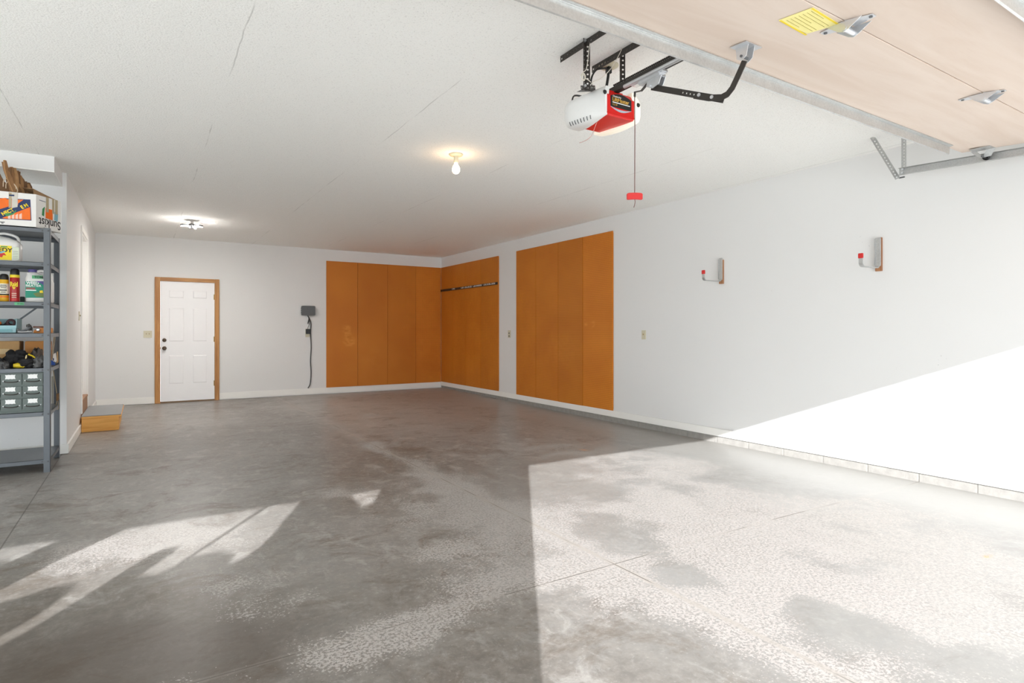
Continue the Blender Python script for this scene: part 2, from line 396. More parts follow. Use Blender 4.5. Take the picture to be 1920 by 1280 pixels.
# ------------------------------------------------------------------ room shell
XR, YB, ZC = 5.397, 11.374, 2.76            # right wall, back wall, ceiling
XL = -.628; YA = 7.222; XF = -4.6; YF = -.9 # left wall, alcove wall, far left wall, front wall
# floor: slab falls slightly towards the right front
b = B(); nx, ny = 42, 52; x0, x1, y0, y1 = XF - .1, XR + .02, YF - .2, YB + .1
def fz(x, y):
    s = lambda a, c, v: (lambda q: q * q * (3 - 2 * q))(min(1, max(0, (v - a) / (c - a))))
    return -.03 * s(3.2, 5.3, x) * (1 - s(6, 11.2, y))
g = [[b.bm.verts.new((x0 + (x1 - x0) * i / nx, y0 + (y1 - y0) * j / ny, fz(x0 + (x1 - x0) * i / nx, y0 + (y1 - y0) * j / ny))) for i in range(nx + 1)] for j in range(ny + 1)]
for j in range(ny):
    for i in range(nx): b.bm.faces.new((g[j][i], g[j][i + 1], g[j + 1][i + 1], g[j + 1][i]))
fo = struct(b.build('floor', M_FLOOR, smooth=True), 'worn sealed concrete garage floor with saw cut joints', 'floor')
struct(B().box(-25, 25, -26, YF - .19, -.1, -.03).build('floor_driveway', plain('driveway_concrete', (232, 230, 226), .8, var=.1, scale=3)), 'pale concrete driveway outside the garage door', 'driveway')
struct(B().box(XF - .1, XR + .1, YF - .15, YB + .1, ZC, ZC + .1).build('ceiling', M_CEIL), 'white textured garage ceiling', 'ceiling')
struct(B().box(XR, XR + .15, YF - .15, YB + .15, .04, ZC).build('wall_right', M_WALL), 'long white wall on the right', 'wall')
dx0, dx1, dzt = .205, 1.108, 2.07           # door opening in the back wall
struct(B().box(-.8, dx0, YB, YB + .15, 0, ZC).box(dx1, XR + .15, YB, YB + .15, 0, ZC).box(dx0, dx1, YB, YB + .15, dzt, ZC).build('wall_back', M_WALL), 'white back wall with the entry door', 'wall')
sy0, sy1, sz0, sz1 = 8.84, 9.70, .36, 2.42  # side door opening in the left wall
wl = B()
for ya, yb, za, zb in ((YA, sy0, 0, ZC), (sy1, YB, 0, ZC), (sy0, sy1, sz1, ZC), (sy0, sy1, 0, .02)):
    wl.box(XL - .14, XL, ya, yb, za, zb)
struct(wl.build('wall_left', M_WALL), 'white wall on the left past the shelving', 'wall')
struct(B().box(XF - .1, XL - .14, YA, YA + .14, 0, ZC).build('wall_alcove', M_WALL), 'white wall behind the steel shelving', 'wall')
SB0, SB1, SBZ = -.6, 4.2, 2.1                # unseen side doorway added in the far left wall to let daylight onto the ceiling
wb = B()
for ya, yb, za, zb in ((YF - .15, SB0, -.05, ZC), (SB1, YA + .14, -.05, ZC), (SB0, SB1, SBZ, ZC)): wb.box(XF - .1, XF, ya, yb, za, zb)
struct(wb.build('wall_bay', M_WALL), 'white far left wall of the bay with an added open doorway for daylight', 'wall')
struct(B().box(XF - .12, XF + .015, SB0 - .07, SB0, 0, SBZ + .07).box(XF - .12, XF + .015, SB1, SB1 + .07, 0, SBZ + .07).box(XF - .12, XF + .015, SB0, SB1, SBZ, SBZ + .07).build('trim_3', M_TRIMW), 'white casing of the unseen side doorway added for daylight', 'door casing')
# soffit over the shelving
struct(B().box(XF, XL - .035, 6.6, YA, 2.628, ZC).build('trim_1', M_WALL), 'boxed soffit above the steel shelving', 'soffit')
struct(B().box(XF, XL - .035, 6.6, YA, 2.62, 2.628).build('trim_4', M_SOFF), 'textured underside of the soffit above the shelving', 'soffit')
# front wall with the wide door opening and the added single door on the left
JX0, JX1, HZ = -.59, 5.0, 2.15
LX0, LX1, LZ = -4.35, -1.65, 2.13
fw = B()
for xa, xb, za, zb in ((XF - .1, LX0, -.05, ZC), (LX1, JX0, -.05, ZC), (JX1, XR + .15, -.05, ZC), (LX0, LX1, LZ, ZC), (JX0, JX1, HZ, ZC)):
    fw.box(xa, xb, YF - .15, YF, za, zb)
struct(fw.build('wall_front', M_WALL), 'front wall of the garage around the open door', 'wall')
# added single door, raised for daylight; cut-outs shaped to cast the floor sun patches
holes = [[(-2.44, 2.07), (-2.66, 2.07), (-2.83, 2.065), (-3.12, 2.065), (-3.46, 2.06), (-3.46, 2.01), (-3.49, 1.91), (-3.48, 1.78), (-3.46, 1.72), (-3.41, 1.69), (-3.34, 1.71), (-3.28, 1.73), (-3.19, 1.75), (-3.12, 1.74), (-3.07, 1.70),
          (-3.035, 1.63), (-3.04, 1.57), (-2.99, 1.50), (-2.955, 1.48), (-2.962, 1.53), (-2.95, 1.58), (-2.95, 1.66), (-2.96, 1.75), (-2.965, 1.81), (-2.95, 1.86), (-2.87, 1.86), (-2.84, 1.83), (-2.83, 1.72), (-2.74, 1.71), (-2.69, 1.74),
          (-2.68, 1.77), (-2.61, 1.78), (-2.53, 1.77), (-2.43, 1.74), (-2.39, 1.69), (-2.34, 1.70), (-2.32, 1.76), (-2.34, 1.84), (-2.38, 1.92)],
         [(-3.76, 2.05), (-4.02, 2.05), (-4.14, 2.04), (-3.98, 1.97), (-3.83, 1.96), (-3.77, 1.94)],
         [(-1.85, 2.08), (-2.06, 2.06), (-2.01, 2.01), (-1.87, 1.93), (-1.82, 1.95)]]
b = B(); bm = b.bm
def ringv(pts):
    v = [bm.verts.new((x, YF, z)) for x, z in pts]
    return [bm.edges.new((v[i], v[(i + 1) % len(v)])) for i in range(len(v))]
ed = ringv([(LX0, .95), (LX1, .95), (LX1, LZ), (LX0, LZ)])
for h in holes: ed += ringv(h)
bmesh.ops.triangle_fill(bm, use_beauty=True, use_dissolve=False, edges=ed)
ext = bmesh.ops.extrude_face_region(bm, geom=list(bm.faces))
bmesh.ops.translate(bm, verts=[v for v in ext['geom'] if isinstance(v, bmesh.types.BMVert)], vec=(0, -.006, 0))
d3 = struct(b.build('door_3', M_PLY), 'added single garage door, partly raised for daylight, with top cut-outs shaping the sun patches', 'garage door')
q0, q1 = Vector((-2.665, YF - .003, 2.075)), Vector((-2.695, YF - .003, 1.73))
B().tube([q0, q1], .013, 6).build('glazing_bar', M_WHITEP, d3)  # bar of the added door, casts a thin line on the floor

# baseboards, concrete curb
struct(B().box(XR - .024, XR - .011, YF, YB, .045, .128).build('baseboard_right', M_TRIMW, bevel=.002), 'white baseboard along the right wall', 'baseboard')
cb = B(); yy = YF
while yy < YB - .01:
    y2 = min(yy + .392, YB); cb.box(XR - .005, XR + .12, yy + .002, y2 - .002, -.06, .046); yy += .4
cb.box(XR - .002, XR + .1, YF, YB, -.06, .045)
struct(cb.build('trim_2', M_CONC, bevel=.002), 'course of concrete blocks under the right wall', 'block curb')
struct(B().box(XL, .176, YB - .013, YB, .008, .112).box(1.137, XR - .014, YB - .013, YB, .012, .122).build('baseboard_back', M_TRIMW, bevel=.002), 'white baseboard along the back wall', 'baseboard')
struct(B().box(XL, XL + .016, YA - .016, sy0 - .07, .004, .095).box(XL, XL + .016, sy1 + .07, YB - .013, .004, .1).box(XF, XL + .016, YA - .016, YA, .004, .095).build('baseboard_left', M_TRIMW, bevel=.002), 'white baseboard wrapping the left wall corner', 'baseboard')

# ------------------------------------------------------------------ back entry door
d1 = bpy.data.objects.new('door_1', None); COL.objects.link(d1); place(d1, (.65, YB, 0), None); struct(d1, 'white six panel entry door in an oak frame', 'door')
B().box(.176, .255, YB - .03, YB + .10, 0, 2.098).build('frame_jamb', M_OAKZ, d1, bevel=.003)
B().box(1.066, 1.137, YB - .03, YB + .10, 0, 2.098).build('frame_jamb', M_OAKZ, d1, bevel=.003)
B().box(.255, 1.066, YB - .03, YB + .10, 2.036, 2.098).build('frame_head', M_OAKX, d1, bevel=.003)
B().box(.25, 1.07, YB + .0, YB + .09, .0, .022).build('threshold', plain('dark_sill', (120, 92, 62), .5), d1)
sx0, sx1, z0_, z1_ = .258, 1.063, .028, 2.033
W, Hh = sx1 - sx0, z1_ - z0_
cx = [0, .135, .44, .575, .875, 1]; cz = [0, .137, .388, .491, .786, .857, .934, 1]
b = B(); bm = b.bm; yF = YB - .004
V = [[bm.verts.new((sx0 + W * u, yF, z0_ + Hh * v)) for u in cx] for v in cz]
fs = {}
for j in range(len(cz) - 1):
    for i in range(len(cx) - 1): fs[i, j] = bm.faces.new((V[j][i], V[j][i + 1], V[j + 1][i + 1], V[j + 1][i]))
pan = [fs[i, j] for i in (1, 3) for j in (1, 3, 5)]
bmesh.ops.inset_individual(bm, faces=pan, thickness=.018, depth=-.009)
bmesh.ops.inset_individual(bm, faces=pan, thickness=.02, depth=0)
bmesh.ops.inset_individual(bm, faces=pan, thickness=.02, depth=.006)
b.box(sx0, sx1, yF + .012, yF + .045, z0_, z1_)
b.build('door_slab', M_DOORW, d1)
kx = onY(YB, 308.2, 638)
kd = B().lathe([(.032, 0), (.033, -.006), (.026, -.012), (.014, -.02), (.013, -.045), (.024, -.052), (.029, -.066), (.022, -.078), (.004, -.081)], (kx.x, yF, .915), 'y').build('door_knob', M_BRONZE, d1, smooth=True)
B().lathe([(.031, 0), (.031, -.008), (.025, -.022), (.020, -.026), (.003, -.027)], (kx.x, yF, 1.05), 'y').build('deadbolt', M_BRONZE, d1, smooth=True)
for z in (1.79, 1.06, .30):
    B().tube([(1.064, yF - .006, z - .045), (1.064, yF - .006, z + .045)], .006, 8).box(1.05, 1.064, yF - .003, yF, z - .045, z + .045).build('hinge', M_BRASS, d1)
B().box(.2545, .258, yF - .004, yF + .002, .90, .935).build('strike_plate', M_BRONZE, d1)

# ------------------------------------------------------------------ left wall door, upper step in its recess
d2 = bpy.data.objects.new('door_2', None); COL.objects.link(d2); place(d2, (XL - .05, 9.27, sz0), None); struct(d2, 'white side door recessed in the left wall above the steps', 'door')
for ya, yb in ((sy0 - .065, sy0), (sy1, sy1 + .065)): B().box(XL - .001, XL + .014, ya, yb, .0 if ya > 9 else .2, sz1 + .065).build('casing', M_TRIMW, d2, bevel=.003)
B().box(XL - .001, XL + .014, sy0, sy1, sz1, sz1 + .065).build('casing', M_TRIMW, d2, bevel=.003)
for ya, yb in ((sy0, sy0 + .02), (sy1 - .02, sy1)): B().box(XL - .14, XL, ya, yb, sz0, sz1).build('jamb', M_TRIMW, d2)
B().box(XL - .14, XL, sy0 + .02, sy1 - .02, sz1 - .02, sz1).build('jamb', M_TRIMW, d2)
B().box(XL - .12, XL - .08, sy0 + .02, sy1 - .02, sz0 + .005, sz1 - .02).build('door_slab', M_DOORW, d2, bevel=.003)
B().lathe([(.03, 0), (.03, .006), (.012, .02), (.012, .04), (.027, .05), (.028, .062), (.004, .07)], (XL - .08, sy0 + .09, 1.3), 'x').build('door_knob', M_BRONZE, d2, smooth=True)

st = thing('wood_step', (-.42, 9.1, 0), 'low pine step with a grey carpeted top below the side door', 'step')
B().box(XL + .018, -.24, 8.62, 9.72, 0, .165).build('step_box', M_PINE, st, bevel=.003)
B().box(XL + .018, -.213, 8.585, 9.75, .165, .186).build('tread_board', M_PINE, st, bevel=.003)
B().box(XL + .018, -.217, 8.59, 9.745, .186, .194).build('carpet', M_CARPET, st, bevel=.002, label='grey carpet on the tread')
us = thing('threshold_step', (XL - .05, 9.27, .02), 'upper brown step filling the bottom of the side door recess', 'step')
B().box(XL - .14, XL + .006, sy0 + .001, sy1 - .001, .02, .33).build('riser', M_CARPETB, us)
B().box(XL - .14, XL + .012, sy0 + .001, sy1 - .001, .33, .358).build('tread_board', M_CARPETB, us, bevel=.003)

# ------------------------------------------------------------------ pegboards
def peg(a0, a1, back, z0, z1, label, group, lift=0.0, t0=.004):
    b = B()
    if back: b.box(a0 + .004, a0 + .02, YB - .004, YB, z0 + .02, z1 - .02)
    else: b.box(XR - .004, XR, a0 + .004, a0 + .02, z0 + .02, z1 - .02)
    if back: b.box(a0 + .002, a1 - .002, YB - .022 - lift, YB - .004 - lift, z0, z1); m = M_PEGX
    else: b.box(XR - .022 - lift, XR - .004 - lift, a0 + .002, a1 - .002, z0, z1); m = M_PEGY
    return tag(b.build('pegboard_panel', m, bevel=.002), label, 'pegboard', group)
names = ['leftmost, beside the hanging cable', 'second from left', 'third from left', 'rightmost, ending in the room corner']
xs = [2.972, 3.578, 4.189, 4.801, 5.372]
for i in range(4): peg(xs[i], xs[i + 1], True, .122, 2.541, 'brown pegboard sheet on the back wall, %s' % names[i], 'pegboards on the back wall', (0, .004, .001, 0)[i])
ys = [11.352, 10.79, 10.232, 9.632, 8.989]
names = ['touching the room corner', 'second from the corner', 'third from the corner', 'at the end nearest the ivory outlet']
for i in range(4): peg(ys[i + 1], ys[i], False, .13, 2.542, 'brown pegboard sheet under the black tool rail, %s' % names[i], 'pegboards on the right wall by the corner')
ys = [8.394, 7.801, 7.2, 6.611, 5.979]
names = ['furthest back', 'second from the back', 'third from the back', 'last one, with pale worn spots']
for i in range(4): peg(ys[i + 1], ys[i], False, .126, 2.557, 'brown pegboard sheet of the set nearest the camera, %s' % names[i], 'set of pegboards in the middle of the right wall', (0, .001, .003, .001)[i])
wp = [onX(XR, 1100, 606), onX(XR, 1114, 607)]

# tool rail
tr = thing('tool_rail', (XR - .03, 10.17, 2.03), 'black tool rail with grey clips across the corner pegboards', 'tool rail')
B().box(XR - .036, XR - .023, 9.0, 11.345, 2.032, 2.078).build('rail_strip', M_BLACK, tr, bevel=.002)
for yq, w in [(10.72, .04), (10.68, .03), (10.32, .05), (10.18, .04), (10.08, .03), (9.98, .05), (9.82, .04), (9.66, .2), (9.42, .04), (9.34, .03), (9.26, .05), (9.16, .03), (9.09, .04)]:
    B().box(XR - .052, XR - .037, yq - w / 2, yq + w / 2, 2.042, 2.070).tube([(XR - .05, yq, 2.045), (XR - .075, yq, 2.04), (XR - .085, yq, 2.06)], .005, 6).build('clip', plain('pale_clip', (186, 182, 176), .4), tr)

# ------------------------------------------------------------------ switches, outlets, control box on walls
def plate_back(name, px0, px1, py0, py1, label, cat, kind):
    a, c = onY(YB, px0, py1), onY(YB, px1, py0); r = thing(name, ((a.x + c.x) / 2, YB, a.z), label, cat)
    B().box(a.x, c.x, YB - .007, YB, a.z, c.z).build('wall_plate', M_IVORY, r, bevel=.002)
    return r, a, c
r, a, c = plate_back('light_switch', 269, 285, 620, 633, 'ivory double light switch left of the entry door', 'light switch', 2)
for k in (.33, .67):
    x = a.x + (c.x - a.x) * k; z = (a.z + c.z) / 2
    B().box(x - .006, x + .006, YB - .016, YB - .0065, z - .002, z + .016).build('toggle', plain('toggle_tan', (160, 144, 104), .4), r)
r, a, c = plate_back('wall_outlet', 572.5, 580.5, 616, 632, 'ivory outlet under the grey control box, mostly covered by a plug', 'outlet', 2)
B().box(a.x + .02, c.x - .02, YB - .0095, YB - .007, a.z + .015, a.z + .05).build('socket_face', M_IVORY, r, bevel=.001)
pa = thing('power_adapter', (2.62, YB - .04, 1.19), 'black plug adapter in the outlet under the grey control box', 'adapter')
a, c = onY(YB, 572.7, 625.6), onY(YB, 580.8, 616.6)
B().box(a.x, c.x, YB - .055, YB - .009, a.z, c.z).build('adapter_body', M_BLACK, pa, bevel=.004)
yc = YB - .02
B().tube([onY(yc, *q) for q in [(576.6, 617), (578, 612.5), (581, 605), (580, 601)]], .004, 6, smooth_steps=4).build('wire', M_BLACK, pa, smooth=True)
B().tube([onY(yc, *q) for q in [(577.4, 606.5), (578.5, 602), (579.5, 598), (579.0, 594.5)]], .009, 8).build('wire_connector', M_BLACK, pa, smooth=True)
bx = thing('control_box', (2.633, YB, 1.487), 'grey plastic control box on the back wall beside the pegboard', 'control box')
bb = B(); pr = []
x0, x1, z0, z1, rr = 2.512, 2.758, 1.492, 1.672, .02
for cxx, czz, a0 in ((x1 - rr, z0 + rr, -90), (x1 - rr, z1 - rr, 0), (x0 + rr, z1 - rr, 90), (x0 + rr, z0 + rr, 180)):
    for k in range(5): pr.append((cxx + rr * math.cos(R(a0 + k * 22.5)), YB, czz + rr * math.sin(R(a0 + k * 22.5))))
bb.prism(pr, (0, -.07, 0)); bb.build('box_body', M_GREYBOX, bx, bevel=.006)
for z in (1.535, 1.575, 1.615): B().box(x0 - .008, x0 + .002, YB - .05, YB - .02, z, z + .018).build('latch', M_GREYBOX, bx)
B().box(x0 + .03, x1 - .03, YB - .0715, YB - .069, 1.525, 1.531).build('lid_ridge', M_GREYBOX, bx)
cbl = [(577.1, 591.5), (583, 604.9), (582.3, 624.2), (583.5, 651), (582.2, 676), (583.3, 698.4), (581.6, 719.2), (577.4, 727.4)]
tag(B().tube([onY(YB - .014, *q) for q in cbl], .0095, 8, smooth_steps=6).build('power_cable', plain('dark_cable', (72, 72, 72), .5), smooth=True), 'dark grey cable hanging from the control box down the back wall', 'cable')

def plate_right(name, px0, px1, py0, py1, label, cat):
    a, c = onX(XR, px0, py1), onX(XR, px1, py0); r = thing(name, (XR, (a.y + c.y) / 2, a.z), label, cat)
    B().box(XR - .007, XR, c.y, a.y, a.z, c.z).build('wall_plate', M_IVORY, r, bevel=.002); return r, a, c
r, a, c = plate_right('wall_outlet', 952.8, 957.6, 619, 633, 'ivory outlet on the right wall between the two sets of pegboards', 'outlet')
ym = (a.y + c.y) / 2
for dz in (.03, .08): B().lathe([(.015, 0), (.015, -.004), (.013, -.005)], (XR - .006, ym, a.z + dz), 'x', 16).build('socket_face', M_GREYBOX, r)
r, a, c = plate_right('light_switch', 1203.5, 1211.5, 619, 636, 'ivory single light switch on the right wall past the pegboards', 'light switch')
ym = (a.y + c.y) / 2; zm = (a.z + c.z) / 2
B().box(XR - .018, XR - .006, ym - .006, ym + .006, zm - .002, zm + .016).build('toggle', plain('toggle_tan', (160, 144, 104), .4), r)
pz = onX(XL, 150, 586)
r = thing('light_switch', (XL, pz.y, 1.33), 'ivory light switch on the left wall before the side door', 'light switch')
B().box(XL, XL + .007, 8.50, 8.58, 1.325, 1.435).build('wall_plate', M_IVORY, r, bevel=.002)
B().box(XL + .006, XL + .018, 8.534, 8.546, 1.378, 1.394).build('toggle', plain('toggle_tan', (160, 144, 104), .4), r)

# ------------------------------------------------------------------ wall hooks
def hook(y, z0, z1, round_top, label):
    r = thing('wall_hook', (XR - .02, y, z0), label, 'hook', 'utility hooks on the right wall')
    B().box(XR - .022, XR, y - .026, y + .026, z0 - .012, z1 - (.02 if round_top else 0)).build('backing_block', M_BLOCKW, r, bevel=.002)
    b = B(); w = .022; xb = XR - .024
    b.box(xb - .004, xb, y - w, y + w, z0 + .03, z1)
    for s in (-1, 1): b.box(xb - .016, xb, y + s * w - .0015, y + s * w + .0015, z0 + .04, z1 - .01)
    b.build('mounting_channel', M_GALV, r)
    pts = []
    n = 8
    for k in range(n + 1): a = R(90 * k / n); pts.append((xb - .04 + .036 * math.cos(a), y, z0 + .05 - .036 * math.sin(a) ))
    zb = pts[-1][2]; pts = [(xb - .004, y, z0 + .10)] + pts
    for k in range(n + 1): a = R(90 * k / n); pts.append((5.125 - .035 * math.sin(a), y, zb + .035 - .035 * math.cos(a)))
    pts.append((5.09, y, zb + .072))
    def td(i):
        p, q = Vector(pts[max(i - 1, 0)]), Vector(pts[min(i + 1, len(pts) - 1)]); d = (q - p).normalized(); return Vector((-d.z, 0, d.x))
    B().bar(pts, .032, (0, 1, 0), .008, td).build('hook_arm', M_GALV, r, smooth=True)
    B().box(5.09 - .009, 5.09 + .009, y - .019, y + .019, zb + .066, zb + .108).build('tip_cap', M_REDP, r, bevel=.003, label='red rubber tip cap')
hook(4.226, 1.735, 2.005, True, 'metal utility hook with a red tip on the right wall, nearer the pegboards')
hook(2.598, 1.735, 2.012, False, 'metal utility hook with a red tip on the right wall, nearer the garage door')

# ------------------------------------------------------------------ ceiling lights
cl = thing('ceiling_light', (2.335, 4.627, ZC), 'bare glowing bulb in an ivory ceiling socket', 'ceiling light')
o = Vector((2.335, 4.627, ZC))
B().lathe([(.058, 0), (.062, -.006), (.055, -.014), (.028, -.022)], o, 'z', 28).build('holder_base', M_IVORY, cl, smooth=True)
B().lathe([(.021, -.020), (.019, -.03), (.021, -.036), (.021, -.072), (.018, -.078)], o, 'z', 20).build('socket', M_IVORY, cl, smooth=True)
M_BULB = emis('glowing_bulb', (255, 214, 166), 32, (255, 250, 240))
B().lathe([(.012, -.078), (.015, -.088), (.024, -.104), (.031, -.120), (.034, -.136), (.031, -.152), (.022, -.165), (.010, -.172), (.001, -.174)], o, 'z', 24).build('bulb', M_BULB, cl, smooth=True)
ld = thing('led_ceiling_light', (.594, 9.386, ZC), 'bright white multi panel light screwed to the ceiling near the back wall', 'ceiling light')
o = Vector((.594, 9.386, ZC)); M_LED = emis('led_panel', (255, 250, 244), 720)
B().lathe([(.05, 0), (.052, -.005), (.02, -.012), (.018, -.035), (.016, -.05)], o, 'z', 24).build('socket', M_WHITEP, ld, smooth=True)
B().lathe([(.03, -.05), (.045, -.06), (.045, -.10), (.03, -.115)], o, 'z', 20).build('hub', M_GREYBOX, ld, smooth=True)
for k, a in enumerate((200, 320, 80)):
    d = Vector((math.cos(R(a)), math.sin(R(a)), 0)); t = Vector((-d.y, d.x, 0)); dn = R(3)
    rd = d * math.cos(dn) - Z_ * math.sin(dn); nn = -(d * math.sin(dn) + Z_ * math.cos(dn))
    base = o + d * .045 + Vector((0, 0, -.085))
    q = [base + rd * u + t * v for u, v in ((0, -.026), (.095, -.04), (.095, .04), (0, .026))]
    hn = B().prism(q, -nn * .02).build('led_panel', M_GREYBOX, ld)
    q2 = [p + nn * .002 for p in [base + rd * u + t * v for u, v in ((.006, -.022), (.09, -.036), (.09, .036), (.006, .022))]]
    B().prism(q2, nn * .004).build('diffuser', M_LED, hn)

# ------------------------------------------------------------------ raised garage door
gd = thing('garage_door', (2.25, .6, 2.4), 'pale plywood sectional garage door raised flat under the ceiling', 'garage door')
ye = [1.85, 1.279, .70, .12, -.45]
for i in range(4):
    ya, yb = ye[i] - .0025, ye[i + 1] + .0025
    pts = [(-.47, ya, door_z(ya)), (5.0, ya, door_z(ya)), (5.0, yb, door_z(yb)), (-.47, yb, door_z(yb))]
    B().prism(pts, (0, -.0025, .035)).build('door_section', M_PLY, gd, bevel=.0015)
def strut(y, xa, xb):
    z = door_z(y); f = [(0, 0), (.014, -.0005), (.0145, -.003), (.021, -.003), (.023, -.052), (.031, -.054), (.033, -.051), (.026, -.049), (.024, .001), (.05, .002), (.05, .004), (0, .004)]
    b = B(); b.sweep([(u, v) for u, v in f], [(xa, y, z - .0055), (xb, y, z - .0055)], (0, 1, 0), (0, 0, 1)); b.build('reinforcing_strut', M_GALV, gd)
strut(1.795, -.2, 4.72); strut(.80, -.4, 4.9)
def hinge(p0, p1, xm):
    ym = 1.279; L0, L1 = p0.y - ym, p1.y - ym
    z = lambda y: door_z(y) - .0025
    h = B()
    for L in (L0, L1):
        sg = 1 if L > 0 else -1; w0, w1 = .042, .014
        pts = [(xm - w0, ym + sg * .004, z(ym)), (xm + w0, ym + sg * .004, z(ym)), (xm + w1, ym + L, z(ym + L)), (xm - w1, ym + L, z(ym + L))]
        h.prism(pts, (0, 0, -.0022))
    hp = h.build('hinge', M_ZINC, gd)
    kb = B()
    for s in (-1, 1):
        kb.prism([(xm + s * .036, ym - .07, z(ym - .07) - .002), (xm + s * .036, ym + .07, z(ym + .07) - .002), (xm + s * .036, ym + .02, z(ym) - .036), (xm + s * .036, ym, z(ym) - .044), (xm + s * .036, ym - .02, z(ym) - .036)], (s * .002, 0, 0))
    kb.build('hinge_cheek', M_ZINC, hp)
    B().tube([(xm - .042, ym, z(ym) - .028), (xm + .042, ym, z(ym) - .028)], .011, 12).build('hinge_barrel', M_ZINC, hp, smooth=True)
    for L in (L0 * .86, L1 * .86): B().lathe([(.007, 0), (.007, -.004), (.003, -.005)], (xm, ym + L, z(ym + L) - .002), 'z', 8).build('screw', M_GREYBOX, hp)
h1 = onDoor(1590, 45)
def hspan(pa, pb): return onDoor(*pa), onDoor(*pb)
a, c = hspan((1541, 62), (1640, 26)); hinge(a, c, (a.x + c.x) / 2)
a2, c2 = hspan((1798, 187), (1886, 168)); hinge(a2, c2, (a2.x + c2.x) / 2)
ab = onDoor(1393, 107)
# bracket where the opener arm is bolted to the door
XO = 2.274
bk = B(); zb = door_z(1.70) - .003
bk.prism([(XO - .05, 1.615, door_z(1.615) - .003), (XO + .06, 1.615, door_z(1.615) - .003), (XO + .06, 1.70, door_z(1.70) - .003), (XO - .05, 1.70, door_z(1.70) - .003)], (0, 0, -.003))
abk = bk.build('arm_bracket', M_ZINC, gd); zb = door_z(1.65) - .004
for s_ in (-1, 1): B().prism([(XO + s_ * .02, 1.625, zb), (XO + s_ * .02, 1.69, zb + .002), (XO + s_ * .02, 1.685, zb - .05), (XO + s_ * .02, 1.662, zb - .065), (XO + s_ * .02, 1.636, zb - .05)], (s_ * .003, 0, 0)).build('bracket_cheek', M_ZINC, abk)
B().tube([(XO - .028, 1.660, zb - .045), (XO + .028, 1.660, zb - .045)], .006, 8).build('clevis_pin', M_GREYBOX, abk)
# right top roller bracket
rb = B(); yr = 1.72; zr = door_z(yr)
rb.box(4.90, 4.985, yr - .07, yr + .05, zr - .009, zr - .006)
rbk = rb.build('roller_bracket', M_GALV, gd)
B().bar([(4.985, yr - .05, zr - .006), (5.0, yr - .02, zr - .055)], .05, (0, 1, 0), .004, (.9, 0, .3)).build('bracket_arm', M_GALV, rbk)
B().bar([(4.97, yr + .05, zr - .006), (4.995, yr + .01, zr - .055)], .03, (0, 1, 0), .004, (.9, 0, .3)).build('bracket_arm', M_GALV, rbk)
B().tube([(4.97, yr, zr - .052), (5.05, yr, zr - .046)], .006, 8).build('roller_axle', M_GREYBOX, rbk)
B().lathe([(.018, 0), (.022, .004), (.022, .012), (.018, .016)], (5.036, yr, zr - .046), 'x', 16).build('roller', M_BLACK, rbk, smooth=True)
# yellow instruction sheet
q = [onDoor(*p) for p in ((1460, 37), (1524, 13), (1574, 44), (1513, 62))]
for p in q: p.z -= .0015
sh = tag(B().prism(q, (0, 0, -.0015)).build('instruction_sheet', plain('yellow_paper', (244, 234, 158), .7, var=.04)), 'yellow instruction sheet stuck to the raised garage door beside a hinge', 'paper')
WLs = WL['instruction_sheet']
e1, e2 = (q[2] - q[1]), (q[0] - q[1])
for k in range(7):
    f = .12 + k * .12; s0, s1 = q[1] + e2 * f + e1 * .1, q[1] + e2 * f + e1 * (.9 if k % 3 else .55)
    B().tube([s0 + Vector((0, 0, -.002)), s1 + Vector((0, 0, -.002))], .0008, 4).build('printed_line', plain('olive_ink', (150, 138, 50), .7), sh)
for f in (.0, .94):
    B().prism([q[1] + e2 * f + e1 * .02 + Vector((0, 0, -.0018)), q[1] + e2 * f + e1 * .98 + Vector((0, 0, -.0018)), q[1] + e2 * (f + .06) + e1 * .98 + Vector((0, 0, -.0018)), q[1] + e2 * (f + .06) + e1 * .02 + Vector((0, 0, -.0018))], (0, 0, -.0006)).build('yellow_band', M_YEL, sh)

# ------------------------------------------------------------------ door track on the right
tk = thing('door_track', (5.06, 2.28, 2.43), 'galvanised horizontal door track hung near the right wall', 'door track')
zt = lambda y: 2.437 - .05 * (2.28 - y)
path = [(5.05, 2.29, zt(2.29)), (5.05, -.3, zt(-.3))]
for k in range(1, 9):
    a = R(90 * k / 8); path.append((5.05, -.3 - .36 * math.sin(a), zt(-.3) - .36 * (1 - math.cos(a))))
path.append((5.05, -.66, 0.0))
prof = [(-.016, .0), (-.016, -.003), (.012, -.003), (.014, .0), (.014, .050), (.012, .053), (-.010, .053), (-.010, .050), (.010, .050), (.0115, .048), (.0115, .004), (.010, 0)]
rings = []
for i, p in enumerate(path):
    p = Vector(p); pr0, nx0 = Vector(path[max(i - 1, 0)]), Vector(path[min(i + 1, len(path) - 1)]); d = (nx0 - pr0).normalized()
    up = X_.cross(d).normalized()
    if i < 2: up = Z_
    if up.z < -.01: up = -up
    if i > 2 and up.y > 0: up = up
    rings.append([p + X_ * u + up * v for u, v in prof])
B().loft(rings).build('track_rail', M_TRACK, tk)
def perf_angle(p0, p1, wa, wb, W, mat, parent, name):
    p0, p1 = Vector(p0), Vector(p1); L = (p1 - p0).length; u = (p1 - p0) / L
    wa, wb = [(Vector(q) - u * u.dot(Vector(q))).normalized() for q in (wa, wb)]
    b = B(); b.perf(p0, u, wa, L, W); b.perf(p0, u, wb, L, W); return b.build(name, mat, parent)
perf_angle((5.065, 2.275, 2.44), (5.065, 2.275, ZC), (1, 0, 0), (0, -1, 0), .034, M_TRACK, tk, 'drop_hanger')
pd0, pd1 = Vector((5.055, 2.30, 2.41)), Vector((4.955, 2.44, ZC)); ud = (pd1 - pd0).normalized()
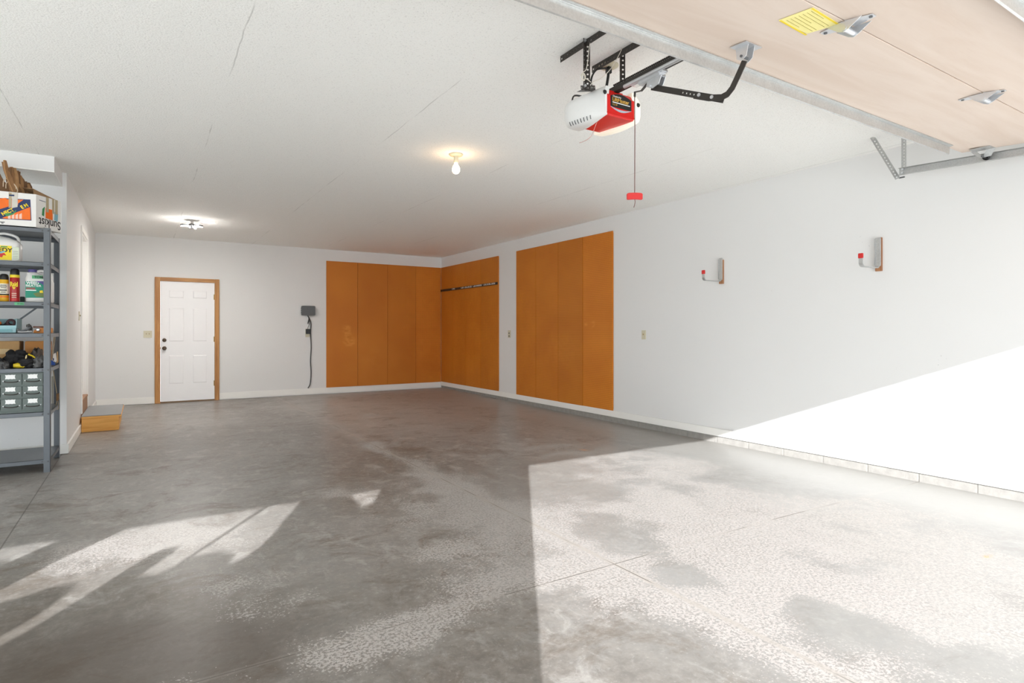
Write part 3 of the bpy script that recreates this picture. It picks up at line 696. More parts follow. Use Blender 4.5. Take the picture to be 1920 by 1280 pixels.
rr_ = Vector((CY, -SY, 0)); wa_ = (rr_ - ud * rr_.dot(ud)).normalized()
wb_ = Vector((SY, CY, 0)) * .7 + wa_ * .6; wb_ = (wb_ - ud * wb_.dot(ud)).normalized()
b = B(); b.perf(pd0 - wa_ * .018, ud, wa_, (pd1 - pd0).length, .04, .0254, .007); b.perf(pd0 + wa_ * .022, ud, wb_, (pd1 - pd0).length, .045, .0254, .006)
b.build('diagonal_hanger', M_TRACK, tk)
for dz in (.012, .04): B().lathe([(.008, 0), (.008, -.008)], (5.05, 2.262, zt(2.27) + dz), 'x', 8).build('bolt', M_ZINC, tk)
B().box(5.075, 5.085, 2.26, 2.30, 2.415, 2.425).build('rail_end_tab', M_GREYBOX, tk)

# ------------------------------------------------------------------ opener
op = thing('garage_door_opener', (XO, 2.58, 2.4), 'red and white garage door opener hanging from the ceiling', 'door opener')
x0, x1, yF, yB_, z0, z1 = 2.170, 2.378, 2.46, 2.72, 2.406, 2.555
b = B()
prof = [(yF, z0 + .008), (yF + .008, z0), (yB_, z0), (yB_, z1), (yF + .05, z1), (yF + .012, z1 - .012), (yF, z1 - .04)]
b.prism([(x0, y, z) for y, z in prof], (x1 - x0, 0, 0)); b.build('housing', M_RED, op, bevel=.003)
B().box(x0 + .002, x1 - .002, yF - .004, yF + .004, z0 + .006, z0 + .016).build('bottom_lip', M_RED, op, bevel=.002)
def cover(sg, xe, glow):
    rings = []; N = 12
    for k in range(N + 1):
        s = k / N; y = yF + .002 + s * .30
        bul = .012 + .066 * math.sin(math.pi / 2 * min(1, s / .8)) * (1 if s < .85 else 1 - (s - .85) * 1.6)
        if sg > 0: bul = .014 + .062 * min(1, s / .09) ** .5 * (1 if s < .7 else 1 - (s - .7) * 1.2)
        zt_ = z1 + .008 - .004 * s; zb_ = z0 - .002 - .012 * math.sin(math.pi * s)
        ins = .0 + .062 * math.sin(math.pi * min(1, s * 1.05)) ** 1.0 * .0
        ring = []
        for j in range(13):
            a = -math.pi / 2 + math.pi * j / 12
            ca, sa = math.cos(a), math.sin(a); ca = abs(ca) ** .62; sa = math.copysign(abs(sa) ** .8, sa)
            ring.append(Vector((xe + sg * bul * ca, y, (zt_ + zb_) / 2 + (zt_ - zb_) / 2 * sa)))
        wtop, wbot = .02, .004 + .045 * max(0, math.sin(math.pi * min(1, s * .62))) * s
        ring.append(Vector((xe - sg * wtop, y, zt_))); ring.insert(0, Vector((xe - sg * wbot, y, zb_)))
        rings.append(ring)
    o_ = B().loft(rings).build('light_cover', M_LENS if not glow else M_LENSG, op, smooth=True)
    return o_
M_LENSG = emis('lit_lamp_cover', (255, 236, 200), .28, (238, 234, 224))
c1 = cover(-1, x0, False); c2_ = cover(1, x1, True)
# vent slots in the left cover, dark screw recesses
for k in range(8):
    sk = .32 + k * .075; y = yF + .002 + sk * .30; pts = []
    bul = .012 + .066 * math.sin(math.pi / 2 * min(1, sk / .8)) * (1 if sk < .85 else 1 - (sk - .85) * 1.6)
    zt_ = z1 + .008 - .004 * sk; zb_ = z0 - .002 - .012 * math.sin(math.pi * sk)
    for q in range(5):
        a = R(-62 + q * 5.5); ca = abs(math.cos(a)) ** .62; sa = -abs(math.sin(a)) ** .8
        pts.append((x0 - bul * ca - .0008, y - .002 * q, (zt_ + zb_) / 2 + (zt_ - zb_) / 2 * sa - .0008))
    B().tube(pts, .0026, 6).build('vent_slot', M_GREYBOX, c1)
for sg, xe, pc in ((-1, x0, c1), (1, x1, c2_)):
    B().lathe([(.013, 0), (.011, -.004), (.004, -.006)], (xe + sg * (.012 if sg < 0 else .034), yF + (.003 if sg < 0 else .006), z1 - (.03 if sg < 0 else .05)), 'y', 12).build('screw_recess', M_BLACK, pc)
# label plate
lx0, lx1, lz0, lz1 = 2.196, 2.352, 2.442, 2.532; yl = yF - .0015
pts = []
for k in range(9):
    t = k / 8; pts.append((lx0 + (lx1 - lx0) * t, yl, lz1 - .018 + .018 * math.sin(math.pi * t)))
pts += [(lx1, yl, lz0 + .012), (lx0, yl, lz0 + .012)]
lp = B().prism(pts, (0, .002, 0)).build('name_plate', M_BLACK, op)
pts = [(lx0, yl - .0003, lz0 + .012)]
for k in range(9):
    t = k / 8; pts.append((lx0 + (lx1 - lx0) * t, yl - .0003, lz0 + .012 - .022 * math.sin(math.pi * t)))
for k in range(9):
    t = 1 - k / 8; pts.append((lx0 + (lx1 - lx0) * t, yl - .0003, lz0 + .013 - .010 * math.sin(math.pi * t)))
B().prism(pts, (0, .002, 0)).build('silver_swoosh', plain('silver_ink', (190, 200, 215), .35, .4), lp)
text('Chamberlain', .062, (lx0 + .016, yl, lz1 - .022), X_, Z_, M_PAPER, lp, bold=.01)
text('LiftMaster', .124, (lx0 + .014, yl, lz1 - .046), X_, Z_, M_GOLD, lp, bold=.02)
B().box(lx0 + .014, lx1 - .012, yl - .0007, yl, lz1 - .054, lz1 - .050).build('white_rule', M_PAPER, lp)
text('1/2 HP', .036, (lx0 + .014, yl, lz1 - .069), X_, Z_, M_GOLD, lp, bold=.01)
# rail with chain
zr = 2.585
B().box(XO - .017, XO + .017, -.7, 2.56, zr - .028, zr + .006).build('rail', M_BLACKST, op, bevel=.002)
ch = B()
for s in (-1, 1):
    yy = -.6
    while yy < 2.50:
        ch.box(XO + s * .012 - .004, XO + s * .012 + .004, yy, yy + .008, zr + .010, zr + .018); yy += .0127
    ch.box(XO + s * .012 - .0015, XO + s * .012 + .0015, -.6, 2.5, zr + .011, zr + .017)
ch.build('drive_chain', M_BLACKST, op)
B().box(XO - .05, XO + .05, 2.50, 2.66, z1, z1 + .008).build('rail_mount', M_RED, op)
B().tube([(XO - .03, 2.40, zr - .034), (XO - .03, 1.2, zr - .034)], .011, 10).build('tension_rod', M_ZINC, op, smooth=True)
an = [(1122, 219), (1119, 229), (1115, 240), (1110, 252), (1102, 261), (1092, 266), (1086.5, 267.5)]
ap = [onX(2.20, *q) for q in an]
B().tube(ap, .0016, 6, smooth_steps=4).build('antenna_wire', plain('pink_wire', (196, 150, 140), .5), op, smooth=True)
B().tube([(2.17, 2.66, z1 + .012), (2.15, 2.72, z1 + .035), (2.18, 2.78, z1 + .03), (2.2, 2.78, z1 + .0)], .005, 6, smooth_steps=4).build('wire_loop', M_BLACK, op, smooth=True)

# trolley with arm
ty = thing('opener_trolley', (XO, 2.25, 2.55), 'silver trolley on the opener rail with a black bent arm to the door', 'opener trolley')
B().box(XO - .022, XO + .022, 2.13, 2.36, zr - .046, zr - .030).box(XO - .027, XO + .027, 2.15, 2.30, zr - .062, zr - .034).build('carriage', M_ZINC, ty, bevel=.004)
for s in (-1, 1): B().prism([(XO + s * .014, 2.14, zr - .06), (XO + s * .014, 2.24, zr - .06), (XO + s * .014, 2.25, zr - .085), (XO + s * .014, 2.205, zr - .108), (XO + s * .014, 2.16, zr - .1)], (s * .003, 0, 0)).build('clevis', M_ZINC, ty)
B().tube([(XO - .03, 2.215, zr - .092), (XO + .03, 2.215, zr - .092)], .007, 8).build('clevis_pin', M_ZINC, ty)
B().bar([(XO, 2.25, zr - .06), (XO, 2.30, zr - .085), (XO, 2.35, zr - .075), (XO, 2.352, zr - .10)], .012, (1, 0, 0), .006, (0, .5, .8)).build('release_lever', M_BLACKST, ty)
pa_, pb_ = onX(XO, 1222, 163.5), onX(XO, 1357, 187)
ua = (pb_ - pa_).normalized(); wa = Vector((0, -ua.z, ua.y))
b = B(); b.bar([pa_, pa_ + ua * .22], .030, wa, .003, X_)
b.perf(pa_ + ua * .22 - wa * .015, ua, wa, (pb_ - pa_).length - .22, .030, .0254, .0045, .003)
b.build('straight_arm', M_BLACKST, ty)
cps = [(1302, 179), (1330, 183.5), (1352, 183), (1364, 176.5), (1373, 165), (1382, 146), (1392, 124), (1396, 114)]
cp = [onX(XO - .004, *q) for q in cps]
def wd(i):
    p, q = cp[max(i - 1, 0)], cp[min(i + 1, len(cp) - 1)]; d = (q - p).normalized(); return Vector((0, -d.z, d.y))
B().bar(cp, .030, wd, .004, X_).build('curved_arm', M_BLACKST, ty)
for q in ((1312.5, 178.5), (1336.5, 182.5)):
    p = onX(XO, *q); B().lathe([(.008, -.012), (.009, -.008), (.009, .006)], (p.x, p.y, p.z), 'x', 10).build('bolt', M_ZINC, ty)

rc = thing('release_cord', (XO, 2.35, 1.93), 'thin cord with a red pull handle hanging from the opener trolley', 'pull cord')
ct, cb_ = Vector((XO, 2.352, zr - .10)), None
hp_ = onX(XO, 1194.5, 367)
B().tube([ct, (XO, 2.350, 2.3), (XO, 2.351, 2.1), (XO, 2.352, hp_.z)], .0028, 6).build('cord', plain('dark_red_cord', (120, 92, 88), .8), rc, smooth=True)
rt = Vector((CY, -SY, 0)); hc = Vector((XO, 2.352, hp_.z))
rings = []
for k in range(9):
    u = -1 + 2 * k / 8; hz = .017 if abs(u) > .9 else .019
    c = hc + rt * (.043 * u) + Vector((0, 0, .003 * (1 - u * u)))
    f = Vector((SY, CY, 0)); rings.append([c + f * .008 * a + Z_ * hz * e for a, e in ((-1, -1), (1, -1), (1, .9), (-1, .9))])
B().loft(rings).build('pull_handle', M_REDP, rc, bevel=.003, label='red pull handle')
B().tube([hc + Vector((0, 0, -.015)), hc + Vector((.004, 0, -.03)), hc + rt * -.004 + Vector((0, 0, -.06))], .0022, 6, smooth_steps=3).build('cord_tail', plain('dark_red_cord', (120, 92, 88), .8), rc, smooth=True)

# hanger angles
WP = .032
ha = thing('opener_hanger', (2.0, 2.47, 2.49), 'black perforated angle hanger left of the opener', 'hanger', 'perforated steel hangers over the opener')
perf_angle((2.0, 2.66, ZC - .002), (2.0, 1.9, ZC - .002), (1, 0, 0), (0, 0, -1), .034, M_BLACKST, ha, 'ceiling_angle')
perf_angle((2.0, 2.44, ZC), (2.0, 2.44, 2.49), (CY, -SY, 0), (-CY, -SY, 0), .026, M_BLACKST, ha, 'drop_angle')
perf_angle((1.99, 2.462, 2.497), (2.175, 2.565, 2.575), (0, 0, 1), (0, 1, 0), .024, M_BLACKST, ha, 'cross_angle')
for z in (2.75, 2.51): B().lathe([(.008, -.01), (.009, 0)], (1.99, 2.435, z), 'y', 8).build('bolt', M_ZINC, ha)
hb = thing('opener_hanger', (2.245, 2.45, 2.59), 'black perforated angle hanger directly above the opener rail', 'hanger', 'perforated steel hangers over the opener')
perf_angle((2.235, 2.665, ZC - .002), (2.235, 1.9, ZC - .002), (1, 0, 0), (0, 0, -1), .036, M_BLACKST, hb, 'ceiling_angle')
perf_angle((2.252, 2.44, ZC - .01), (2.252, 2.44, 2.597), (CY, -SY, 0), (SY, CY, 0), .026, M_BLACKST, hb, 'drop_angle')

# ceiling outlet with plug
oc = onZ(ZC, 1141, 122)
co_ = thing('ceiling_outlet', (oc.x, oc.y, ZC), 'round cream outlet cover on the ceiling above the opener', 'outlet')
B().lathe([(.058, 0), (.06, -.006), (.05, -.012), (.02, -.013)], oc, 'z', 20).build('cover', M_IVORY, co_, smooth=True)
pc_ = thing('opener_power_cord', (oc.x, oc.y, 2.57), 'black plug and looped cord between the ceiling outlet and the opener', 'cord')
B().box(oc.x - .014, oc.x + .014, oc.y - .016, oc.y + .014, ZC - .05, ZC - .0125).build('plug', M_BLACK, pc_, bevel=.003)
yk = oc.y - .02
cpx = [(1138, 128), (1128, 128.5), (1118, 131), (1111, 141), (1108, 152), (1109, 161)]
B().tube([onY(yk, *q) for q in cpx], .0055, 8, smooth_steps=5).build('cord_loop', M_BLACK, pc_, smooth=True)
B().tube([onY(yk, *q) for q in [(1139, 130), (1140.5, 140), (1139, 152), (1137, 163)]], .008, 8, smooth_steps=5).build('cord_drop', M_BLACK, pc_, smooth=True)
# thin bell wire
bw = thing('bell_wire', (2.1, 2.5, 2.55), 'thin white wire looping between the hangers behind the opener', 'wire')
w1 = [(1117, 55), (1113, 66), (1107, 79), (1104, 95), (1102, 115), (1099, 130), (1094, 135), (1089, 142)]
B().tube([onY(2.40, *q) for q in w1], .002, 6, smooth_steps=4).build('wire_run', M_WIRE, bw, smooth=True)
w2 = [(1167.5, 72), (1166, 90), (1160, 104), (1150, 122), (1140, 135), (1125, 148), (1112, 154), (1107, 160)]
B().tube([onY(2.40, *q) for q in w2], .002, 6, smooth_steps=4).build('wire_run', M_WIRE, bw, smooth=True)
cc = onY(2.40, 1094, 144); cl_ = []
for k in range(61):
    a = 2 * math.pi * k / 12; cl_.append(cc + Vector((.012 * math.cos(a), .004 * math.sin(a * .3), .016 * math.sin(a) - .002 * (k / 12) + .005)))
B().tube(cl_, .002, 5).build('wire_coil', M_WIRE, bw, smooth=True)
B().tube([onY(2.40, *q) for q in [(1098, 147), (1103, 150), (1108, 154)]], .002, 5).build('wire_tail', M_WIRE, bw, smooth=True)

# ------------------------------------------------------------------ steel shelving
YS, YS2 = 6.36, 7.05; SXR, SXL = -.665, -1.60
def sz(py): return onY(YS, 82, py).z
SZ = [sz(428), sz(491.7), sz(566), sz(624.3), sz(689.4), sz(772), sz(861.2)]
su = thing('steel_shelving', (-1.13, 6.7, 0), 'grey steel shelving unit against the left alcove wall', 'shelving')
top = SZ[0] + .005
for x, y, sx, sy in ((SXR, YS, -1, 1), (SXR, YS2, -1, -1), (SXL, YS, 1, 1), (SXL, YS2, 1, -1)):
    b = B(); b.box(min(x, x + sx * .046), max(x, x + sx * .046), min(y, y + sy * .003), max(y, y + sy * .003), 0, top)
    b.box(min(x, x + sx * .003), max(x, x + sx * .003), min(y, y + sy * .046), max(y, y + sy * .046), 0, top)
    b.build('post', M_SHELF, su)
for i, z in enumerate(SZ):
    b = B(); xa, xb, ya, yb = SXL + .004, SXR - .004, YS + .004, YS2 - .004; t = .036
    b.box(xa, xb, ya, yb, z - .003, z)
    b.box(xa, xb, ya, ya + .002, z - t, z); b.box(xa, xb, yb - .002, yb, z - t, z)
    b.box(xa, xa + .002, ya, yb, z - t, z); b.box(xb - .002, xb, ya, yb, z - t, z)
    b.box(xa, xb, ya, ya + .014, z - t, z - t + .002); b.box(xa, xb, yb - .014, yb, z - t, z - t + .002)
    sh_ = b.build('shelf', M_SHELF, su)
    for xx in (SXR - .055, SXR - .015): B().lathe([(.007, 0), (.007, -.004), (.003, -.006)], (xx, YS + (.004 if xx < SXR - .05 else -.0), z - .018), 'y', 8).build('bolt', M_GREYBOX, sh_)
p0, p1 = onY(YS2 - .012, 77, 571), onY(YS2 - .012, 20, 611)
B().bar([p0, p1, p1 + (p1 - p0) * .6], .042, (.45, 0, .9), .003, Y_).build('brace', M_SHELF, su)
# green tape marker on the third shelf lip
a, c = onY(YS, 27, 571.5), onY(YS, 45, 567)
gt = tag(B().box(a.x, c.x, YS + .0005, YS + .0035, a.z, c.z).build('tape_marker', M_GTAPE), 'green tape marker with black writing on the shelf edge', 'tape')
text('RYAN', (c.x - a.x) * .62, (a.x + .02, YS + .0002, a.z + .005), X_, Z_, M_INK, gt, bold=.02)

def jug(name, label, xl, xr, yf, yd, zb, zt, body, n_x, cap_m, cap_r=.02, grp=None):
    """handled plastic jug: body, neck, handle, cap"""
    r = thing(name, ((xl + xr) / 2, yf + yd / 2, zb), label, 'jug'); W = xr - xl; H = zt - zb; yc = yf + yd / 2; xc = (xl + xr) / 2
    def rr(xc, w, d, z, n=24, p=4.5):
        o = []
        for k in range(n):
            a = 2 * math.pi * k / n; ca, sa = math.cos(a), math.sin(a)
            o.append(Vector((xc + w / 2 * math.copysign(abs(ca) ** (2 / p), ca), yc + d / 2 * math.copysign(abs(sa) ** (2 / p), sa), z)))
        return o
    hs = .62
    rings = [rr(xc, W * .94, yd * .94, zb), rr(xc, W, yd, zb + .01), rr(xc, W, yd, zb + H * hs), rr(xc + (n_x - xc) * .15, W * .93, yd * .9, zb + H * (hs + .1)),
             rr(xc + (n_x - xc) * .5, W * .66, yd * .6, zb + H * (hs + .2)), rr(n_x, cap_r * 2.4, cap_r * 2.4, zb + H * (hs + .27)), rr(n_x, cap_r * 1.8, cap_r * 1.8, zb + H * .92, p=2)]
    B().loft(rings).build('jug_body', body, r, smooth=True)
    hx = xr - W * .12 if n_x < xc else xl + W * .12
    B().tube([(n_x + (hx - n_x) * .12, yc, zb + H * .90), (n_x + (hx - n_x) * .5, yc, zb + H * .97), (hx, yc, zb + H * .86), (hx + (hx - n_x) * .06, yc, zb + H * (hs - .02))], .012, 10, smooth_steps=5).build('handle', body, r, smooth=True)
    B().lathe([(cap_r, H * .88), (cap_r, H * .99), (cap_r * .8, H)], (n_x, yc, zb), 'z', 18).build('cap', cap_m, r, smooth=True)
    return r, xc, yc
# second shelf: weed jug with yellow label
z = SZ[1]; yj = 6.44
xr = onY(yj, 38.5, 480).x; zt = onY(yj, 10, 434).z
j1, xc, yc = jug('plastic_jug', 'white plastic jug with a bright yellow label on the second shelf', xr - .26, xr, yj, .15, z, zt, M_WHITEP, xr - .20, M_YPLA, .024)
yl = yj - .0012
a, c = onY(yl, -14, 484), onY(yl, 22, 461)
lb = B().box(a.x, c.x, yl, yj + .004, z + .012, c.z).build('label', M_YEL, j1, label='bright yellow label')
text('EEDY', .115, onY(yl, -10, 471.5), X_, Z_, M_INK, lb, bold=.03)
B().prism([onY(yl, -8, 476), onY(yl, 8, 474), onY(yl, 12, 479), onY(yl, 6, 478), onY(yl, 4, 482), onY(yl, -8, 481)], (0, -.0008, 0)).build('red_mark', M_REDP, lb)
B().box(onY(yl, 1, 460).x, onY(yl, 14, 460).x, yl - .0008, yl, onY(yl, 8, 463.5).z, onY(yl, 8, 461.5).z).build('green_band', M_GREEN, lb)
B().prism([onY(yl, -8, 474), onY(yl, 9, 469.5), onY(yl, 10, 472), onY(yl, 2, 475)], (0, -.0007, 0)).build('blue_band', plain('pale_blue_ink', (120, 180, 190), .5), lb)
B().box(onY(yl, 23.5, 460).x, onY(yl, 35.5, 460).x, yl, yj + .004, z + .02, onY(yl, 28, 463).z).build('side_label', plain('pale_green_ink', (214, 222, 200), .6), j1)
for k in range(5): B().box(onY(yl, 24, 460).x, onY(yl, 34, 460).x, yl - .0006, yl, z + .03 + k * .014, z + .034 + k * .014).build('fine_print', plain('grey_ink', (150, 150, 150), .6), j1)

# third shelf: spray cans and weed killer
z = SZ[2]
def can(px0, px1, pycap, pytop, yc, body, label, bands):
    xa, xb = onY(yc, px0, 540).x, onY(yc, px1, 540).x; r = (xb - xa) / 2; x = (xa + xb) / 2; zt = onY(yc, px0, pycap).z; zm = onY(yc, px0, pytop).z
    t = thing('spray_can', (x, yc, z), label, 'spray can', 'spray cans on the third shelf')
    H = zm - z
    B().lathe([(r * .93, 0), (r, .006), (r, H - .004), (r * .95, H)], (x, yc, z), 'z', 24).build('can_body', body, t, smooth=True)
    B().lathe([(r * .95, H), (r * .96, H + (zt - zm) * .45), (r * .8, H + (zt - zm) * .85), (r * .45, zt - z)], (x, yc, z), 'z', 24).build('cap', M_BLACK, t, smooth=True)
    for (f0, f1, m) in bands:
        B().lathe([(r * 1.004, H * f0), (r * 1.004, H * f1)], (x, yc, z), 'z', 24).build('label_band', m, t, smooth=True)
    return t, x, r, H
t, x, r, H = can(18.3, 37.2, 503, 515, 6.52, plain('can_red', (170, 24, 26), .3), 'red bug spray can with a black cap on the third shelf', [(.90, 1.0, M_YEL), (.02, .14, plain('can_bright_red', (205, 40, 40), .3))])
text('Raid', r * 1.5, (x - r * .78, 6.52 - r, z + H * .56), X_, Z_, M_YEL, t, bold=.04, h=.042)
B().prism([(x - r * .4, 6.52 - r - .0002, z + H * .54), (x + r * .35, 6.52 - r - .0002, z + H * .54), (x - r * .02, 6.52 - r - .0002, z + H * .46)], (0, .002, 0)).build('yellow_bolt', M_YEL, t)
for k in range(3): B().box(x - r * .5, x + r * .45, 6.52 - r - .0004, 6.52 - r * .86, z + H * (.30 - .07 * k), z + H * (.325 - .07 * k)).build('fine_print', plain('pale_ink', (225, 200, 180), .5), t)
t, x, r, H = can(-1.5, 17, 513, 524, 6.52, plain('can_yellow', (232, 178, 30), .35), 'yellow spray can with a black cap left of the red can', [(.36, .82, plain('can_white', (232, 226, 206), .4)), (.30, .36, M_INK), (.20, .26, M_ORANGE)])
for f0, f1, w0 in ((.74, .765, .62), (.68, .705, .7), (.62, .645, .55), (.50, .545, .72), (.42, .45, .5)):
    B().lathe([(r * 1.007, H * f0), (r * 1.007, H * f1)], (x, 6.52, z), 'z', 24).build('print_line', M_INK, t) if False else B().box(x - r * w0, x + r * w0 * .9, 6.52 - r * 1.01, 6.52 - r * .72, z + H * f0, z + H * f1).build('print_line', M_INK, t)
tag(B().box(onY(6.8, 38, 560).x, onY(6.8, 46, 560).x, 6.78, 6.85, z, onY(6.8, 40, 556).z).build('small_box', plain('dark_green_box', (40, 52, 46), .5), bevel=.003), 'small dark box behind the red can and the weed killer jug', 'box')
yj = 6.47
xl, xr = onY(yj, 46.3, 540).x, onY(yj, 99, 540).x; zt = onY(yj, 55, 503.5).z
j2, xc, yc = jug('plastic_jug', 'white weed killer jug with a teal label behind the right shelf post', xl, xr, yj, .14, z, zt, M_WHITEP, xl + .045, M_PURP, .032)
yl = yj - .001
lb = B().prism([onY(yl, 47.5, 558), onY(yl, 88, 558), onY(yl, 88, 527), onY(yl, 47.5, 527)], (0, .004, 0)).build('label', M_TEALL, j2, label='teal label')
B().prism([onY(yl, 66, 527), onY(yl, 88, 527), onY(yl, 88, 538), onY(yl, 76, 531)], (0, -.0008, 0)).build('purple_corner', M_PURP, lb)
B().prism([onY(yl, 62, 550), onY(yl, 76, 547), onY(yl, 88, 549), onY(yl, 88, 557), onY(yl, 68, 556)], (0, -.0008, 0)).build('leaf_picture', plain('leaf_ink', (110, 130, 70), .5), lb)
B().prism([onY(yl, 74, 545), onY(yl, 80, 544), onY(yl, 81, 549), onY(yl, 75, 549)], (0, -.0012, 0)).build('yellow_flower', M_YEL, lb)
text('WEED', .085, onY(yl, 49, 532.5), X_, Z_, M_PAPER, lb, bold=.03, h=.024)
text('BEATER', .105, onY(yl, 48.5, 537), X_, Z_, M_PAPER, lb, bold=.02, h=.018)
B().box(onY(yl, 49, 540).x, onY(yl, 66, 540).x, yl - .0008, yl + .002, onY(yl, 49, 542).z, onY(yl, 49, 538.6).z).build('red_print', plain('dull_red_ink', (150, 92, 84), .5), lb)
B().box(onY(yl, 48.5, 544).x, onY(yl, 68, 544).x, yl - .0008, yl + .002, onY(yl, 49, 544.6).z, onY(yl, 49, 542.8).z).build('pale_print', M_PAPER, lb)
gt2 = B().box(onY(yl, 60, 520).x, onY(yl, 80, 520).x, yl - .001, yj + .02, onY(yl, 60, 521.8).z, onY(yl, 60, 516).z).build('tape_strip', M_GTAPE, j2)
text('TOM', .06, onY(yl - .001, 64, 521), X_, Z_, M_INK, gt2, bold=.02, h=.018)

# fourth shelf: pale teal bin with tools, loose tools
z = SZ[3]; yb_ = 6.44
xa, xb = onY(yb_, -26, 610).x, onY(yb_, 31, 610).x; zt = onY(yb_, 20, 597).z
bn = thing('plastic_bin', ((xa + xb) / 2, yb_ + .12, z), 'pale teal plastic bin of odds and ends on the fourth shelf', 'bin')
zf = onY(yb_, 10, 610).z; d = .26
b = B(); b.box(xa, xb, yb_, yb_ + d, z, z + .004); b.box(xa, xa + .004, yb_, yb_ + d, z, zt); b.box(xb - .004, xb, yb_, yb_ + d, z, zt); b.box(xa, xb, yb_ + d - .004, yb_ + d, z, zt)
b.box(xa, xb, yb_, yb_ + .004, z, zf); b.box(xa, xb, yb_ - .006, yb_ + .004, zf - .02, zf); b.build('bin_shell', M_TEALB, bn)
B().box(xa + .03, xb - .03, yb_ - .005, yb_ - .001, z + .012, z + .034).build('label_holder', plain('darker_teal', (110, 160, 165), .5), bn)
xs_ = onY(yb_ + .08, 21, 600).x; zs_ = zf + .012
tag(B().tube([(xs_ + .0 + .024 * math.cos(a), yb_ + .07, zs_ + .012 + .024 * math.sin(a)) for a in [2 * math.pi * k / 14 for k in range(14)]], .010, 8, closed=True).build('tape_roll', plain('dark_maroon', (60, 32, 34), .6), smooth=True), 'dark roll of tape on end at the right side of the teal bin', 'tape roll')
rnd = random.Random(3)
def crumple(name, c, sx, sy, sz_, mat, label, cat, seed, group=None, amp=.35):
    rn = random.Random(seed); b = B(); bmesh.ops.create_icosphere(b.bm, subdivisions=4, radius=1)
    from mathutils import noise as mn
    off = Vector((rn.random() * 50, rn.random() * 50, rn.random() * 50))
    for v in b.bm.verts:
        p = v.co.copy(); k = 1 + amp * mn.noise(p * 2.2 + off) - amp * .9 * abs(mn.noise(p * 3.4 + off)) + amp * .35 * abs(mn.noise(p * 8 + off)) + .08
        q = p * k; v.co = Vector(c) + Vector((q.x * sx, q.y * sy, max(q.z, -.55) * sz_ + .55 * sz_))
    return tag(b.build(name, mat, smooth=True, sharp=85), label, cat, group)
p = onY(yb_ + .12, 12, 606); crumple('glove', (p.x, yb_ + .13, z + .006), .045, .07, .052, M_CLOTHB, 'black crumpled glove inside the teal bin', 'glove', 5)
p = onY(yb_ + .1, 0, 602); tag(B().tube([(p.x - .02, yb_ + .05, zf + .002), (p.x + .0, yb_ + .08, zf + .025)], [.014, .018], 10).build('hand_tool', plain('orange_handle', (206, 112, 50), .5), smooth=True), 'orange tool handle sticking out of the teal bin', 'tool')
yt = 6.44
gp = [onY(yt, 33, 618), onY(yt, 40, 621), onY(yt, 48, 619), onY(yt, 54, 616)]
pl = thing('pliers', (gp[0].x + .05, yt, z), 'grey pliers lying between the teal bin and the clamp', 'pliers')
B().tube([onY(yt, 33, 617.5), onY(yt, 40, 620.5), onY(yt, 50, 618), onY(yt, 57, 613)], [.008, .009, .010, .006], 8, smooth_steps=4).build('upper_jaw', M_GREYBOX, pl, smooth=True)
B().tube([onY(yt - .02, 33, 622), onY(yt - .02, 42, 622.6), onY(yt - .02, 52, 622), onY(yt - .02, 60, 621)], .007, 8).build('lower_handle', M_ZINC, pl, smooth=True)
cp_ = thing('clamp', (onY(yt, 54, 612).x, yt + .05, z), 'small dark clamp standing beside the orange wooden plane', 'clamp')
B().tube([onY(yt + .06, 52, 613), onY(yt + .06, 51.5, 609.5), onY(yt + .06, 54, 608.5), onY(yt + .06, 56.5, 611), onY(yt + .06, 58.5, 615), onY(yt + .06, 58, 623)], .010, 8).build('clamp_frame', M_BLACKST, cp_, smooth=True)
B().tube([onY(yt + .05, 52, 612), onY(yt + .05, 56, 622)], .006, 8).build('clamp_screw', M_GREYBOX, cp_)
pn = thing('hand_plane', (onY(yt + .04, 80, 620).x, yt + .05, z), 'orange wooden plane with a chrome knob behind the right shelf post', 'tool')
xa, xb = onY(yt + .03, 63, 618).x, onY(yt + .03, 98, 618).x
B().prism([(xa, yt + .02, z), (xb, yt + .02, z), (xb, yt + .02, z + .045), (xa + .04, yt + .02, z + .045), (xa, yt + .02, z + .02)], (0, .06, 0)).build('plane_body', plain('orange_wood', (206, 130, 52), .5), pn, bevel=.003)
B().box(xa - .005, xb - .03, yt + .022, yt + .078, z + .045, z + .06).build('plane_top', plain('dark_red_wood', (104, 58, 40), .5), pn, bevel=.004)
B().lathe([(.012, 0), (.015, -.008), (.010, -.016), (.002, -.018)], (onY(yt, 71, 618).x, yt + .02, onY(yt, 71, 618).z), 'y', 14).build('chrome_knob', M_ZINC, pn, smooth=True)

# fifth shelf: boxes behind, gloves and bags in front
z = SZ[4]; yq = 6.72
def bx_(name, px0, px1, pyt, y, dep, m, label):
    xa, xb = onY(y, px0, 660).x, onY(y, px1, 660).x; zt = onY(y, (px0 + px1) / 2, pyt).z
    t = thing(name, ((xa + xb) / 2, y + dep / 2, z), label, 'box')
    B().box(xa, xb, y, y + dep, z, zt).build('box_body', m, t, bevel=.003)
    B().box(xa + .004, xb - .004, y + .002, y + dep * .5, zt, zt + .003).build('box_flap', m, t)
    return t, xa, xb, zt
t, xa, xb, zt = bx_('cardboard_box', -28, 36.5, 640, yq, .22, M_CARD, 'tan cardboard box at the back of the fifth shelf, on the left')
B().box(xa + .02, xb - .07, yq - .0012, yq + .001, zt - .11, zt - .065).build('box_label', plain('pale_tan', (214, 186, 140), .7), t)
bx_('cardboard_box', 46.5, 92, 640, yq + .02, .2, M_CARDO, 'orange brown cardboard box at the back of the fifth shelf, on the right')
G = 'gloves and bags on the fifth shelf'
def lump(px, pyc, w, h, y, m, name, label, cat, seed):
    p = onY(y, px, 689); crumple(name, (p.x, y, z + .001), w, .09, h, m, label, cat, seed, None, .45)
